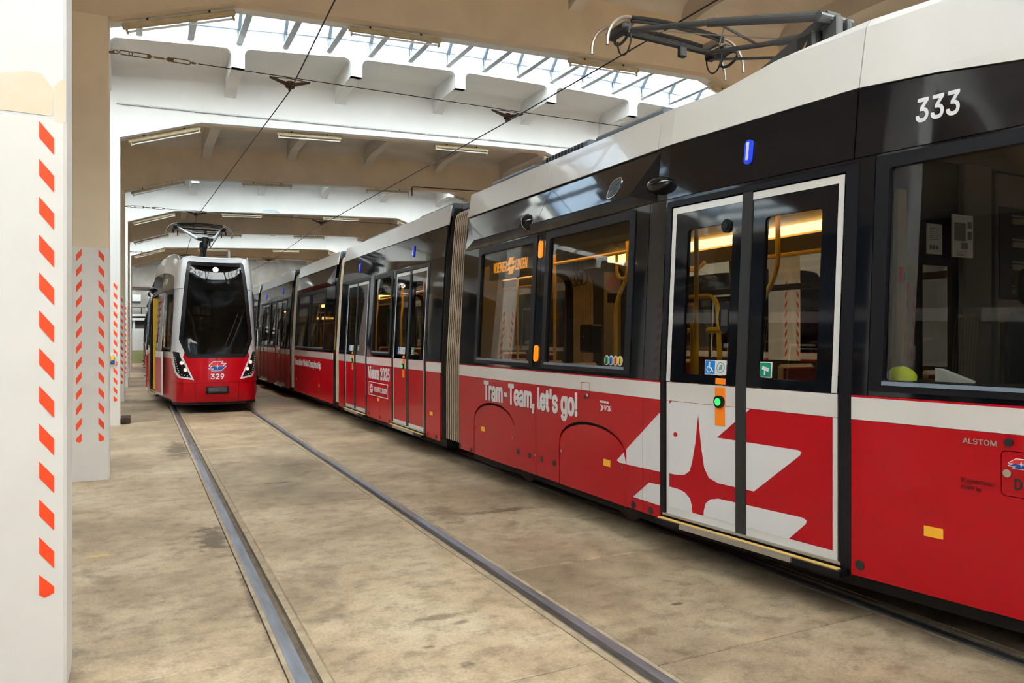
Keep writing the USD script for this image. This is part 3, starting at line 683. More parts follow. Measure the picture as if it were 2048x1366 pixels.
def tram(name, label, loc, rz, number, full=True, door_open=False, group=None, slogans=False):
    T = Thing(name, label, 'tram', loc, rz, group)
    P = T.part
    # modules: y0, y1, doors, windows on the door side
    C = dict(y0=.70, y1=7.43, doors=[(2.10, 3.605)], wins=[(.86, 1.925), (4.065, 5.345), (5.665, 6.91)], seams=[3.815, 5.515], facet=(3.74, 4.0, 7.0, 7.41))
    S2 = dict(y0=8.07, y1=13.40, doors=[(8.585, 10.084), (11.46, 12.95)], wins=[(10.25, 11.15)], seams=[10.73], facet=None)
    M3 = dict(y0=13.95, y1=17.95, doors=[], wins=[(14.80, 16.2), (16.35, 17.72)], seams=[15.1, 16.27], facet=(14.05, 14.4, 17.5, 17.9))
    S4 = dict(y0=18.71, y1=24.1, doors=[(19.2, 20.8), (22.15, 23.7)], wins=[(20.98, 21.9)], seams=[21.4], facet=None)
    C5 = dict(y0=24.72, y1=31.6, doors=[(28.4, 29.9)], wins=[(25.1, 26.4), (26.7, 28.0), (30.2, 31.3)], seams=[28.2], facet=None)
    mods = [C, S2, M3, S4, C5]
    for mi, m in enumerate(mods):
        y0, y1 = m['y0'], m['y1']
        for side in (-1, 1):
            doors = m['doors'] if side < 0 else []
            if side < 0: wins = m['wins']
            elif mi == 0: wins = [(.86, 1.925), (2.35, 3.62), (3.80, 5.2), (5.4, 6.9)]
            else:
                L = (y1 - y0); n = 3 if L > 5 else 2; w = L / n
                wins = [(y0 + w * i + .14, y0 + w * (i + 1) - .14) for i in range(n)]
            seam = unary_union([rect(s - .003, s + .003, 0, 4) for s in (m['seams'] if side < 0 else [])]) if m['seams'] else Polygon()
            dr = unary_union([rect(a, b, 0, 2.565) for a, b in doors]) if doors else Polygon()
            # wheel covers
            covers = []
            if mi == 0 and side < 0:
                cy = {0: [(4.035, 5.07, .835), (5.965, 6.99, .843)], 2: [(14.3, 15.35, .84), (16.3, 17.3, .84)], 4: [(25.1, 26.1, .84), (26.9, 27.9, .84)]}[mi]
                for a, b, zt in cy:
                    c_, r_ = (a + b) / 2, (b - a) / 2
                    arch = [(a, .2)] + [(c_ - r_ * math.cos(t), .60 + (zt - .60) * math.sin(t) ** .85) for t in np.linspace(0, math.pi, 15)] + [(b, .2)]
                    covers.append(Polygon(arch))
            cov = unary_union([c.buffer(.007) for c in covers]) if covers else Polygon()
            top_gap = unary_union([shapely.affinity.translate(c, 0, .026) for c in covers]) if covers else Polygon()
            low = rect(y0, y1, .26, 1.122).difference(unary_union([dr, cov, top_gap, seam]))
            if mi == 0 and side < 0: low = low.difference(unary_union([rect(4.556, 4.562, 1.06, 1.122), rect(4.694, 4.700, 1.10, 1.122), rrect(.80, 1.355, .832, 1.041, .02).buffer(.004).difference(rrect(.80, 1.355, .832, 1.041, .02))]))
            for q in polys(low):
                if q.area > 5e-4: P('side_panel', sk(q, .022, 0, side), 'tram_red')
            for c in covers:
                cc = c.intersection(rect(0, 99, .255, 2))
                w = P('wheel_cover', sk(cc, .02, .004, side), 'tram_red')
                P('shadow_gap', sk(unary_union([c.buffer(.03), shapely.affinity.translate(c, 0, .03)]).difference(c.buffer(-.03)).intersection(rect(0, 99, .27, 2)), .01, .03, side), 'underframe', parent=w)
                if full:
                    a, _, b, _ = c.bounds
                    for yb_ in (a + .045, b - .045): P('latch', disc(SL(np.array([yb_]), np.array([.556]), np.array([.0]))[0], (1, 0, 0), .012, .012, 10), 'chrome', parent=w)
            st = rect(y0, y1, 1.124, 1.248).difference(dr)
            for q in polys(st): P('white_stripe', sk(q, .022, 0, side), 'tram_white')
            rl = rect(y0 if mi else .82, y1, 1.2485, 1.259).difference(dr)
            for q in polys(rl): P('red_line', sk(q, .022, 0, side), 'tram_red')
            wo = unary_union([rrect(a - .075, b + .075, 1.287, 2.572, .02) for a, b in wins])
            up = rect(y0 if mi else .80, y1, 1.262, 2.585).difference(unary_union([wo, dr, seam]))
            if mi == 0 and side < 0: up = up.difference(rect(2.004, 2.010, 1.2, 2.7))
            for q in polys(up):
                if q.area > 5e-4: P('black_panel', sk(q, .022, 0, side), 'tram_black')
            lin = unary_union([rect(y0 + (.2 if mi == 0 else 0.02), y1 - .02, .32, 2.72)]).difference(unary_union([rect(a - .01, b + .01, 1.335, 2.51) for a, b in wins] + [rect(a + .01, b - .01, 0, 2.50) for a, b in doors]))
            P('interior_lining', sk(lin, .012, .032, side), 'interior_dark')
            for a, b in wins:
                g = rrect(a, b, 1.342, 2.503, .025)
                w = P('window_frame', sk(rrect(a - .075, b + .075, 1.287, 2.572, .02).difference(g), .035, -.008, side), 'frame_black')
                P('glass', sk(g.buffer(.004), .006, .014, side), 'cab_glass' if mi == 0 and a < 1 else 'tram_glass', parent=w)
                P('sill', sk(rect(a, b, 1.322, 1.343), .012, -.014, side), 'sill_grey', parent=w)
                if side > 0 and mi == 0 and a > 2: P('hopper_bar', sk(rect(a, b, 2.04, 2.10), .03, .0, side), 'frame_black', parent=w)
            # eaves and roof fairing
            if mi == 0:
                eav = Polygon([(7.43, 2.59), (7.43, 2.985), (2.133, 2.985), (1.7, 2.95), (1.33, 2.90), (1.12, 2.865), (.98, 2.82), (.90, 2.72), (.86, 2.59)])
                white = Polygon([(7.43, 2.997), (2.133, 2.997), (1.7, 2.962), (1.33, 2.912), (1.10, 2.876), (.965, 2.83), (.886, 2.725), (.85, 2.59), (.70, 2.585), (.70, 3.20), (1.0, 3.31), (1.5, 3.38), (2.15, 3.40), (2.73, 3.355), (3.2, 3.275), (7.43, 3.27)])
                if side > 0:
                    P('eave_panel', sk(eav, .022, 0, side), 'tram_black')
                else:
                    for q in polys(eav.intersection(rect(0, 3.735, 2, 4)).difference(rect(2.130, 2.137, 2, 4))): P('eave_panel', sk(q, .022, 0, side), 'tram_black')
                for q in polys(white.difference(unary_union([rect(3.772, 3.778, 2.5, 4), rect(2.130, 2.137, 2.5, 4), rect(5.45, 5.454, 2.5, 4)]))): P('roof_fairing', sk(q, .022, 0, side), 'tram_white')
                P('corner_post', sk(rect(.70, .80, 1.262, 2.60), .022, 0, side), 'tram_white_front')
            else:
                if m['facet'] is None or side > 0:
                    for q in polys(rect(y0, y1, 2.59, 2.985).difference(seam)): P('eave_panel', sk(q, .022, 0, side), 'tram_black')
                for q in polys(rect(y0, y1, 2.997, 3.25).difference(seam)): P('roof_fairing', sk(q, .022, 0, side), 'tram_white')
            if m['facet'] is not None and side < 0:
                f0, f1, f2, f3 = m['facet']
                X = lambda y, z, o=None: (-1.2 + float(inset(y)) + (float(lean(z)) if o is None else o), y, z)
                A, B_, Cc, D = X(f2, 2.67, .0), X(f1, 2.67, .0), X(f0, 2.985, .125), X(f3, 2.985, .125)
                Al, Bl = X(f2, 2.59), X(f1, 2.59)
                E0, E1 = X(f0, 2.59), X(y1, 2.59); G1 = X(y1, 2.985, .125)
                back = (-1.2 + .20, (f1 + f2) / 2, 2.75)
                def face(pts):
                    V = np.array(pts + [back]); n = len(pts)
                    F = [(0, i, i + 1) for i in range(1, n - 1)] + [(n, (i + 1) % n, i) for i in range(n)]
                    return trimesh.Trimesh(V, np.array(F), process=False)
                sp = m['seams'][1] if mi == 0 else (f1 + f2) / 2
                mid = lambda p, q, y: tuple(np.array(p) + (np.array(q) - np.array(p)) * (y - p[1]) / (q[1] - p[1]))
                m0, m1 = mid(B_, A, sp), mid(Cc, D, sp - .08)
                P('eave_panel', face([A, tuple(np.array(m0) + (0, .004, 0)), tuple(np.array(m1) + (0, .004, 0)), D]), 'tram_black')
                P('eave_panel', face([tuple(np.array(m0) - (0, .004, 0)), B_, Cc, tuple(np.array(m1) - (0, .004, 0))]), 'tram_black')
                P('eave_return', face([B_, E0, Cc]), 'tram_black'); P('eave_return', face([Bl, E0, B_]), 'tram_black')
                P('eave_return', face([E1, A, D, G1]), 'tram_black'); P('eave_return', face([E1, Al, A]), 'tram_black')
                P('eave_lip', face([Al, Bl, B_, A]), 'tram_black')
        # doors of this module
        for di, (a, b) in enumerate(m['doors']):
            fr_ = P('door_frame', sk(rect(a, b, .30, 2.562).difference(rect(a + .075, b - .045, .30, 2.522)), .04, -.004), 'frame_black')
            mid_ = (a + b) / 2 + .02
            open_ = door_open and mi == 0
            for li, (la, lb) in enumerate(((a + .088, mid_ - .039), (mid_ + .042, b - .054))):
                outer = la if li == 0 else lb                       # hinge side
                ga, gb = (la + .14, lb - .10) if li == 0 else (la + .08, lb - .15)
                sh, dd = (0, 0)
                if open_: sh, dd = (-.86 if li == 0 else .66), -.095
                def s2(poly, t=.02, d0=0.): return sk(shapely.affinity.translate(poly, sh, 0), t, d0 + dd)
                g = rrect(ga, gb, 1.32, 2.34, .03)
                lf = P('door_leaf', s2(rect(la, lb, 1.262, 2.51).difference(g), .03, .006), 'cab_black' if 0 else 'tram_black')
                P('glass', s2(g.buffer(.004), .006, .015), 'door_glass', parent=lf)
                inner_edge = rect(la, lb, 0, 3)
                bl = (la, la + .035) if li == 0 else (lb - .035, lb)
                P('white_border', s2(unary_union([rect(bl[0], bl[1], 1.262, 2.512), rect(la, lb, 2.465, 2.512)]), .004, .002), 'tram_white', parent=lf)
                red = rect(la + (.03 if li == 0 else 0), lb - (.03 if li == 1 else 0), .362, 1.122)
                P('lower_panel', s2(red, .024, .006), 'tram_red', parent=lf)
                P('lower_border', s2(rect(la, lb, .312, 1.122).difference(red), .024, .006), 'tram_white', parent=lf)
                P('stripe_panel', s2(rect(la, lb, 1.124, 1.256), .024, .006), 'tram_white', parent=lf)
                if li == 1:
                    P('orange_strip', s2(unary_union([rect(la + .09, la + .175, .99, 1.245), rect(la + .09, la + .173, 1.266, 1.306)]), .004, .001), 'orange_mark', parent=lf)
                    c = SL(np.array([la + .132 + sh]), np.array([1.15]), np.array([-.006 + dd]))[0]
                    P('door_button', cat(disc(c, (1, 0, 0), .042, .024, 18)), 'frame_black', parent=lf)
                    P('button_light', disc(c - np.array([.012, 0, 0]), (1, 0, 0), .026, .008, 16), 'green_led', parent=lf)
                    sx = (la + .092, la + .278) if mi == 0 else (la + .10, la + .42)
                    P('sticker', s2(rect(sx[0], sx[1], 1.326, 1.425), .003, .008), 'film_white', parent=lf, label='white sticker with a blue wheelchair sign')
                    bw = sx[1] - .006 - .083
                    P('sticker_panel', s2(rect(bw, sx[1] - .006, 1.331, 1.420), .002, .0065), 'sign_blue', parent=lf)
                    yy = bw + .045; k = 1
                    # wheelchair user: head, body, wheel, legs
                    wh = unary_union([Point(yy + .002, 1.405).buffer(.007), rect(yy - .004, yy + .008, 1.372, 1.397), rect(yy - .018, yy + .006, 1.368, 1.376), Polygon([(yy - .018, 1.376), (yy - .010, 1.376), (yy - .026, 1.345), (yy - .034, 1.347)]),
                                      Point(yy + .004, 1.363).buffer(.023).difference(Point(yy + .004, 1.363).buffer(.017)).difference(rect(yy - .03, yy + .0, 1.37, 1.40))])
                    P('wheelchair_sign', s2(wh, .002, .005), 'film_white', parent=lf)
                    P('seal_ring', s2(ring(shapely.affinity.scale(Point(sx[0] + .047, 1.376).buffer(.035), .95, 1.0), .003), .002, .0065), 'sign_green', parent=lf)
                    P('seal_figure', s2(unary_union([rect(sx[0] + .034, sx[0] + .048, 1.362, 1.394), rect(sx[0] + .050, sx[0] + .060, 1.358, 1.380)]), .002, .0065), 'paper_grey', parent=lf)
                else:
                    P('camera_sticker', s2(rect(lb - .19, lb - .096, 1.327, 1.425), .003, .008), 'film_white', parent=lf, label='green camera warning sticker')
                    P('sticker_panel', s2(rect(lb - .184, lb - .102, 1.333, 1.419), .002, .0065), 'sign_green', parent=lf)
                    cy = lb - .143
                    P('camera_sign', s2(unary_union([Polygon([(cy + .026, 1.378), (cy + .022, 1.400), (cy - .028, 1.386), (cy - .024, 1.364)]), rect(cy - .001, cy + .009, 1.341, 1.372)]), .002, .005), 'film_white', parent=lf)
            if not open_: P('door_seal', sk(rect(mid_ - .038, mid_ + .041, .30, 2.53), .03, -.003), 'rubber', parent=fr_)
            P('threshold', sk(rect(a + .06, b - .03, .296, .312), .05, -.01), 'alu', parent=fr_)
            # folding step
            xs = float(SL(np.array([(a + b) / 2]), np.array([.3]), np.array([0.]))[0, 0])
            def stepbox(ya, yb, d0, d1, z0, z1):
                return hull([SL(np.array([yy]), np.array([.3]), np.array([dd_]))[0] * np.array([1, 1, 0]) + np.array([0, 0, zz]) for yy in (ya, yb) for dd_ in (d0, d1) for zz in (z0, z1)])
            stp = P('step', stepbox(a + .03, b - .005, -.055, .03, .238, .272), 'frame_black')
            P('step_edge', stepbox(a + .34, b - .26, -.070, .0, .246, .276), 'alu', parent=stp)
            P('step_marking', stepbox(a + .06, b - .015, -.035, -.004, .272, .279), 'yellow_strip', parent=stp)
            if mi == 0 and full:
                c = SL(np.array([3.047]), np.array([2.322]), np.array([.012]))[0]
                P('door_sensor', cat(disc(c, (1, 0, 0), .045, .03, 18), disc(c - np.array([.016, 0, 0]), (1, 0, 0), .026, .02, 16)), 'frame_black')
                ov = shapely.affinity.scale(Point(3.042, 1.712).buffer(.06), .85, 1.75)
                if not door_open: P('ticket_validator', sk(ov, .05, .012), 'frame_black'); P('validator_screen', sk(rect(3.012, 3.065, 1.655, 1.765), .01, .006), 'interior_dark')
        # blue marker lamps over the doors
        if mi in (0, 1, 3) and full:
            for (a, b) in m['doors']:
                yb_ = (2.885 if mi == 0 else (a + b) / 2 - .02)
                P('blue_lamp', sk(rrect(yb_ - .028, yb_ + .028, 2.705, 2.865, .026), .02, -.016), 'blue_lens')
                P('lamp_bar', sk(rrect(yb_ - .007, yb_ + .012, 2.73, 2.85, .006), .006, -.02), 'film_white')
        # shell: floor, ceiling, under-frame, roof deck
        ya, yb = (y0 + .05 if mi else .9), y1 - .02
        hw = lambda y: 1.13 - float(inset(y))
        pl = Polygon([(-hw(ya), ya), (-hw(2.2) if mi == 0 else -1.13, 2.2 if mi == 0 else ya), (-1.13, 3.6 if mi == 0 else (ya + yb) / 2), (-1.13, yb), (1.13, yb), (1.13, 3.6 if mi == 0 else (ya + yb) / 2), (hw(2.2) if mi == 0 else 1.13, 2.2 if mi == 0 else ya), (hw(ya), ya)]).buffer(0)
        P('interior_floor', ext_xy(pl, .28, .33), 'interior_floor')
        P('underframe', ext_xy(pl.buffer(-.08), .15, .28), 'underframe')
        P('interior_ceiling', ext_xy(pl.buffer(-.03), 2.68, 2.74), 'interior_grey')
        pr = pl.buffer(-.14)
        if mi == 0:
            h2_ = lambda y: 1.02 - float(inset(y))
            pr = Polygon([(s * x, y) for s, seq in ((-1, 1), (1, -1)) for x, y in [(.10, .80), (.45, .82), (.60, .95), (h2_(1.4), 1.4), (h2_(2.2), 2.2), (1.0, 3.6), (1.0, yb)][::seq]]).buffer(0)
            P('roof_cap', hull([(s * (.55 + .0), 1.0, 3.29) for s in (-1, 1)] + [(s * .80, 2.1, 3.385) for s in (-1, 1)] + [(s * .84, 2.7, 3.34) for s in (-1, 1)] + [(s * .95, 3.3, 3.26) for s in (-1, 1)] + [(s * .9, 3.3, 3.1) for s in (-1, 1)] + [(s * .5, 1.0, 3.1) for s in (-1, 1)]), 'tram_white')
        P('roof_deck', ext_xy(pr, 3.14, 3.225), 'roof_grey')
        pods = {0: [(3.72, 4.9, .075), (5.0, 5.9, .085), (6.05, 7.1, .07)], 1: [(8.3, 9.6, .03), (10.4, 12.4, .03)], 2: [(14.2, 15.6, .0), (15.9, 17.5, .02)], 3: [(19, 21, .01), (21.6, 23.5, .02)], 4: [(25, 27.5, .02), (28, 30, .01)]}[mi]
        for a, b, h_ in pods:
            if mi == 0 and a < 3.73: a = 3.9
            pd = P('roof_unit', box(-.93, .80, a, b, 3.22, 3.30 + h_, .02), 'roof_grey')
            if full and mi == 0 and a == 5.0:
                for yy in np.arange(a + .1, b - .1, .06): P('louvre', box(-.938, -.925, yy, yy + .028, 3.30, 3.285 + h_, .003), 'underframe', parent=pd)
        for y in np.arange(y0 + .8, y1, 1.3):
            if y > 3.4: P('lifting_lug', cyl((-.97, y, 3.24), (-.97, y, 3.30), .012, 6), 'film_white')
        # end walls and portals of the module
        for k_, ye in enumerate((y0 + .02, y1 - .05)):
            if mi == 0 and k_ == 0: continue
            hole = rrect(-.66, .66, .33, 2.42, .18)
            P('portal_wall', ext_xz(Polygon([(-1.16, .28), (1.16, .28), (1.09, 2.6), (.98, 3.22), (-.98, 3.22), (-1.09, 2.6)]).difference(hole), ye, ye + .03), 'bellows_dark')
        # interior fittings
        if mi < 3 or full:
            ys, ye = (2.35 if mi == 0 else y0 + .2), y1 - .25
            for s in (-1, 1):
                yy = [ys, 3.65, ye] if mi == 0 else [ys, ye]
                q_ = lambda x, y: s * (x - float(inset(y)) * 1.0)
                P('light_strip', box(s * .78 - .05, s * .78 + .05, ys if mi else 2.75, ye, 2.52, 2.64), 'lamp_light')
                P('cove_panel', hull([(q_(.90, y), y, 2.66) for y in yy] + [(q_(.84, y), y, 2.50) for y in yy] + [(q_(1.02, y), y, 2.38) for y in yy] + [(q_(1.045, y), y, 2.42) for y in yy]), 'interior_cream')
            P('ceiling_panel', box(-.74, .74, ys, ye, 2.60, 2.68), 'interior_grey')
            def pole(*pts, r=.018): P('grab_pole', tube(smoothpath(pts, .12, 5), r, 8), 'yellow')
            if mi == 0:
                pole((-.6, 4.75, 2.36), (-.6, 6.25, 2.36))
                pole((-.6, 6.20, .33), (-.6, 6.20, 2.62))
                pole((-.6, 5.05, .33), (-.6, 5.05, 1.92), (-.6, 4.86, 2.12), (-.6, 4.86, 2.62))
                pole((.30, 6.35, 2.62), (.30, 6.35, 2.24), (.30, 4.95, 2.24), (.30, 4.86, 2.30))
                pole((.45, 6.6, .33), (.45, 6.6, 1.85))
                pole((.2, 3.0, 2.62), (.2, 3.0, 2.26), (.2, 4.2, 2.26), (.2, 4.2, 2.62))
                pole((-.82, 3.66, .33), (-.82, 3.66, 2.6))
                pole((-.74, 3.80, .33), (-.74, 3.80, 1.70)); pole((-.74, 3.80, 1.63), (-.74, 3.98, 1.63))
                pole((-.74, 3.92, 1.89), (-.74, 3.52, 1.89), (-.74, 3.44, .33)); pole((-.74, 3.46, 1.63), (-.74, 3.62, 1.63), r=.024)
                pole((-.60, 3.24, .33), (-.60, 3.24, 1.80), (-.5, 3.16, 2.05), (-.5, 3.16, 2.6))
                for yy in (5.62, 5.72, 5.80): P('strap_loop', tube([(-.6 + .045 * math.cos(t), yy, 2.17 + .07 * math.sin(t)) for t in np.linspace(0, 2 * math.pi, 14)[:-1]], .007, 5, closed=True), 'frame_black'); P('strap', box(-.607, -.593, yy - .012, yy + .012, 2.24, 2.37), 'frame_black')
                P('ticket_machine', box(-.05, .12, 6.35, 6.60, 1.40, 1.72, .02), 'frame_black')
                P('machine_light', disc((-.055, 6.5, 1.58), (1, 0, 0), .006, .004, 8), 'lamp_tube')
                P('no_smoking_ring', ext_xz(ring(Point(.93, 2.27).buffer(.075), .012).union(Polygon([(.87, 2.32), (.882, 2.33), (.99, 2.225), (.978, 2.215)])), 7.36, 7.365), 'logo_red')
                P('notice_plate', box(.85, 1.01, 7.36, 7.366, 2.02, 2.14), 'ink')
                P('portal_lining', box(.80, 1.06, 7.367, 7.375, .33, 2.42), 'interior_cream')
                P('portal_lining', box(-1.06, -.66, 7.367, 7.375, .33, 2.42), 'interior_cream')
            elif full or mi == 1:
                for y in ((9.9, 10.3, 11.4, 12.9) if mi == 1 else (y0 + .6, y0 + 2.2)):
                    pole((-.62, y, .33), (-.62, y, 1.9), (-.55, y + .14, 2.1), (-.55, y + .14, 2.6))
                pole((-.55, ys + .3, 2.3), (-.55, ye - .3, 2.3)); pole((.4, ys + .3, 2.3), (.4, ye - .3, 2.3))
                if mi == 1:
                    for y in (9.35, 12.2): pole((.55, y, .33), (.55, y, 2.6))
            # seats: pairs along both sides
            rows = {0: [(4.35, -1), (5.30, -1), (5.95, -1), (6.75, -1), (4.2, 1), (5.0, 1), (5.8, 1), (6.6, 1), (3.3, 1), (2.8, 1)], 1: [(10.5, -1), (11.1, -1), (9, 1), (10, 1), (11, 1), (12, 1)], 2: [(14.8, -1), (15.8, -1), (16.9, -1), (14.8, 1), (15.8, 1), (16.9, 1)]}.get(mi, [])
            for (yy, s) in rows:
                x0_, x1_ = (.62, 1.06) if s > 0 else (-1.06, -.62)
                sh_ = P('seat', cat(box(x0_, x1_, yy, yy + .07, .55, 1.33, .03), box(x0_, x1_, yy - .42, yy + .03, .52, .60, .03), box((x0_ + x1_) / 2 - .1, (x0_ + x1_) / 2 + .1, yy - .35, yy - .05, .32, .53)), 'seat_shell')
                P('cushion', cat(box(x0_ + .02, x1_ - .02, yy - .025, yy + .01, .66, 1.30, .012), box(x0_ + .02, x1_ - .02, yy - .40, yy - .02, .595, .63, .012)), 'seat_red', parent=sh_)
        if mi in (0, 2, 4):
            for yy in ({0: (4.55, 6.45), 2: (14.85, 16.75), 4: (25.6, 27.4)}[mi]):
                for s in (-1, 1):
                    P('wheel', cat(disc((s * .7525, yy, .30), (1, 0, 0), .295, .09, 28)), 'rail_side')
                    P('axle_box', box(s * .82, s * 1.0, yy - .2, yy + .2, .16, .42, .03), 'underframe')
    # gangways with bellows
    for (a, b) in ((7.43, 8.07), (13.40, 13.95), (17.95, 18.71), (24.1, 24.72)):
        n = 8
        hoop = lambda o: [(-1.13 + o, .30), (-1.13 + o, 1.25), (-1.05 + o, 2.6), (-1.0 + o, 3.16 - o), (1.0 - o, 3.16 - o), (1.05 - o, 2.6), (1.13 - o, 1.25), (1.13 - o, .30)]
        for i in range(n):
            y = a + .10 + (b - a - .14) * (i + .5) / n
            pts = smoothpath([(x, y, z) for x, z in hoop(0)], .12, 3)
            P('bellows_fold', tube(pts, (b - a) / n * .115, 8), 'bellows_beige')
        dk = Polygon(hoop(.075)).difference(rrect(-.8, .8, .34, 2.5, .2))
        P('bellows_skin', ext_xz(dk, a + .03, b - .02), 'bellows_dark')
        P('bellows_lining', ext_xz(Polygon(hoop(.12)).difference(rrect(-.76, .76, .33, 2.44, .2)), a, b), 'bellows_beige') if full else None
        if full and a < 8:
            for i in range(9):
                y = a + .04 + (b - a - .08) * (i + .5) / 9
                for s in (-1, 1): P('lining_fold', tube([(s * .75, y, .36), (s * .75, y, 2.20), (s * .70, y, 2.32)], .02, 8), 'bellows_beige')
        P('gangway_floor', box(-.7, .7, a - .05, b + .05, .28, .32), 'interior_floor')
        P('gangway_hood', cat(box(-.90, .9, a + .12, b - .02, 3.18, 3.28, .02), box(-.6, .6, a + .2, b - .05, 3.28, 3.31, .02)), 'roof_grey' if a < 8 else 'roof_grey')
        P('coupling', box(-.5, .5, a - .2, b + .2, .18, .28), 'underframe')

    # ---------------- the nose
    wo = Polygon([(-.625, 3.14), (.625, 3.14), (.70, 1.52), (.545, 1.14), (-.545, 1.14), (-.70, 1.52)]).buffer(-.05).buffer(.05, quad_segs=4)
    wg = Polygon([(-.555, 3.06), (.555, 3.06), (.625, 1.53), (.48, 1.215), (-.48, 1.215), (-.625, 1.53)]).buffer(-.03).buffer(.03, quad_segs=4)
    hl = [Polygon([(s * .79, 1.27), (s * .685, 1.25), (s * .655, 1.14), (s * .475, .735), (s * .66, .765), (s * .735, .86)]).buffer(0) for s in (-1, 1)]
    wb_ = [Polygon([(s * .80, 1.30), (s * .58, 1.30), (s * .62, 1.16), (s * .425, .69), (s * .695, .735), (s * .755, .83), (s * .80, 1.05)]).buffer(0) for s in (-1, 1)]
    mask = Polygon([(-.8, 1.262), (-.8, 3.14), (-.72, 3.23), (-.55, 3.27), (.55, 3.27), (.72, 3.23), (.8, 3.14), (.8, 1.262)])
    whole = unary_union([mask.difference(rect(-.6, .6, 0, 1.30))] + wb_).difference(unary_union([wo] + hl))
    for q in polys(whole.difference(rect(-2, 2, 2.563, 2.570))): 
        if q.area > 1e-3: P('front_mask', fr(q), 'tram_white_front', smooth=35)
    P('windshield_frame', fr(wo.difference(wg), .03, -.004), 'frame_black', smooth=35)
    ws = P('windshield', fr(wg.buffer(.003), .008, .006), 'windshield', smooth=35)
    P('wiper', tube([FR(np.array([x]), np.array([z]), np.array([-.02]))[0] for x, z in ((.18, 1.25), (.30, 1.5), (.45, 1.85), (.50, 2.0))], .012, 6), 'frame_black', parent=ws)
    P('wiper_blade', tube([FR(np.array([x]), np.array([z]), np.array([-.012]))[0] for x, z in ((.12, 1.3), (.30, 1.75), (.42, 2.05))], .008, 5), 'frame_black', parent=ws)
    c = FR(np.array([0.]), np.array([2.98]), np.array([-.006]))[0]
    P('top_lamp', disc(c, (0, 1, -.3), .055, .02, 20), 'chrome'); P('top_lamp_lens', disc(c - np.array([0, .008, 0]), (0, 1, -.3), .038, .012, 18), 'headlamp')
    red = rect(-.8, .8, .26, 1.24).difference(unary_union(wb_ + [wo]))
    low = rect(-.8, .8, .23, .625)
    for q in polys(red.intersection(rect(-.8, .8, .63, 1.3))):
        if q.area > 1e-3: P('hood' if q.area > .2 else 'front_wing', fr(q), 'tram_red', smooth=35)
    for x0, x1 in ((-.8, -.402), (-.398, .398), (.402, .8)): P('bumper', fr(rect(x0, x1, .23, .625), .03), 'tram_red', smooth=35)
    P('bumper_lip', fr(rect(-.79, .79, .17, .228), .03, .03), 'underframe')
    P('grille', fr(rrect(-.215, .215, .405, .555, .02), .03, -.012), 'frame_black')
    for i in range(4): P('grille_slat', fr(rect(-.17, .17, .43 + i * .028, .445 + i * .028), .01, -.02), 'roof_grey')
    for s, h_ in zip((-1, 1), hl):
        q = P('headlamp', fr(h_, .02, .002), 'frame_black')
        for (x, z, r_) in ((.64, 1.04, .036), (.575, .90, .036)):
            c = FR(np.array([s * x]), np.array([z]), np.array([-.004]))[0]; nrm = (s * .55, -1, 0)
            P('lens_ring', disc(c, nrm, r_ + .012, .012, 18), 'chrome', parent=q)
            P('lens', disc(c + np.array([0, -.006, 0]), nrm, r_, .014, 18), 'headlamp', parent=q)
        for k in range(9):
            t = k / 8.; x, z = .755 - .075 * t, 1.15 - .36 * t
            P('led_dot', disc(FR(np.array([s * (x - .0)]), np.array([z]), np.array([-.003]))[0], (s * .6, -1, 0), .010, .012, 8), 'film_white', parent=q)
        for k in range(3): P('led_dot', disc(FR(np.array([s * (.64 - .05 * k)]), np.array([.80 - .012 * k]), np.array([-.003]))[0], (s * .5, -1, 0), .010, .012, 8), 'film_white', parent=q)
    x0, w, z0, h_ = -.155, .31, .875, .19
    P('logo_outline', fr(unary_union([lp(UP, x0, w, z0, h_), lp(DN, x0, w, z0, h_)]).buffer(.012), .003, -.002), 'film_white')
    lg = P('logo_red', fr(lp(UP, x0, w, z0, h_).difference(lp(STAR, x0, w, z0, h_)), .003, -.004), 'logo_red')
    P('logo_blue', fr(lp(DN, x0, w, z0, h_).difference(lp(STAR, x0, w, z0, h_)), .003, -.004), 'logo_blue', parent=lg)
    if number: P('fleet_number', front_text(number, -.125, .125, .70, .815), 'film_white')
    # cab
    P('dashboard', hull([(s * .5, .45, 1.05) for s in (-1, 1)] + [(s * .62, .95, 1.16) for s in (-1, 1)] + [(s * .62, .95, .4) for s in (-1, 1)] + [(s * .5, .35, .4) for s in (-1, 1)] + [(s * .5, .40, 1.0) for s in (-1, 1)]), 'cab_black')
    P('sun_blind', hull([(s * .52, y, z) for s in (-1, 1) for y, z in ((.62, 2.95), (.66, 2.95), (.58, 2.72), (.62, 2.72))]), 'interior_dark')
    # bulkhead behind the driver
    P('bulkhead', ext_xz(Polygon([(-.93, .33), (.93, .33), (.90, 2.66), (-.90, 2.66)]).difference(rect(-.36, -.08, .5, 2.02)), 2.15, 2.18), 'cab_black')
    P('bulkhead_post', box(-.03, .25, 2.10, 2.148, .33, 2.66, .01), 'interior_grey')
    P('cab_pillar', hull([(-.62 + dx, y, z) for dx, z in ((0, 2.45), (.075, 2.45), (-.03, 1.33), (.075, 1.33)) for y in (2.12, 2.148)]), 'interior_cream')
    P('exit_sign', box(-.60, -.555, 2.112, 2.119, 1.91, 1.965), 'sign_green')
    P('emergency_handle', box(-.615, -.600, 2.10, 2.118, 1.90, 1.99), 'logo_red')
    sh1 = P('posted_sheet', box(-.33, -.19, 2.14, 2.149, 2.085, 2.27), 'paper', label='white printed notice sheet on the cab wall')
    for i in range(7): P('text_line', box(-.31, -.215 - .008 * (i % 3), 2.138, 2.1395, 2.24 - i * .011, 2.243 - i * .011), 'paper_grey', parent=sh1)
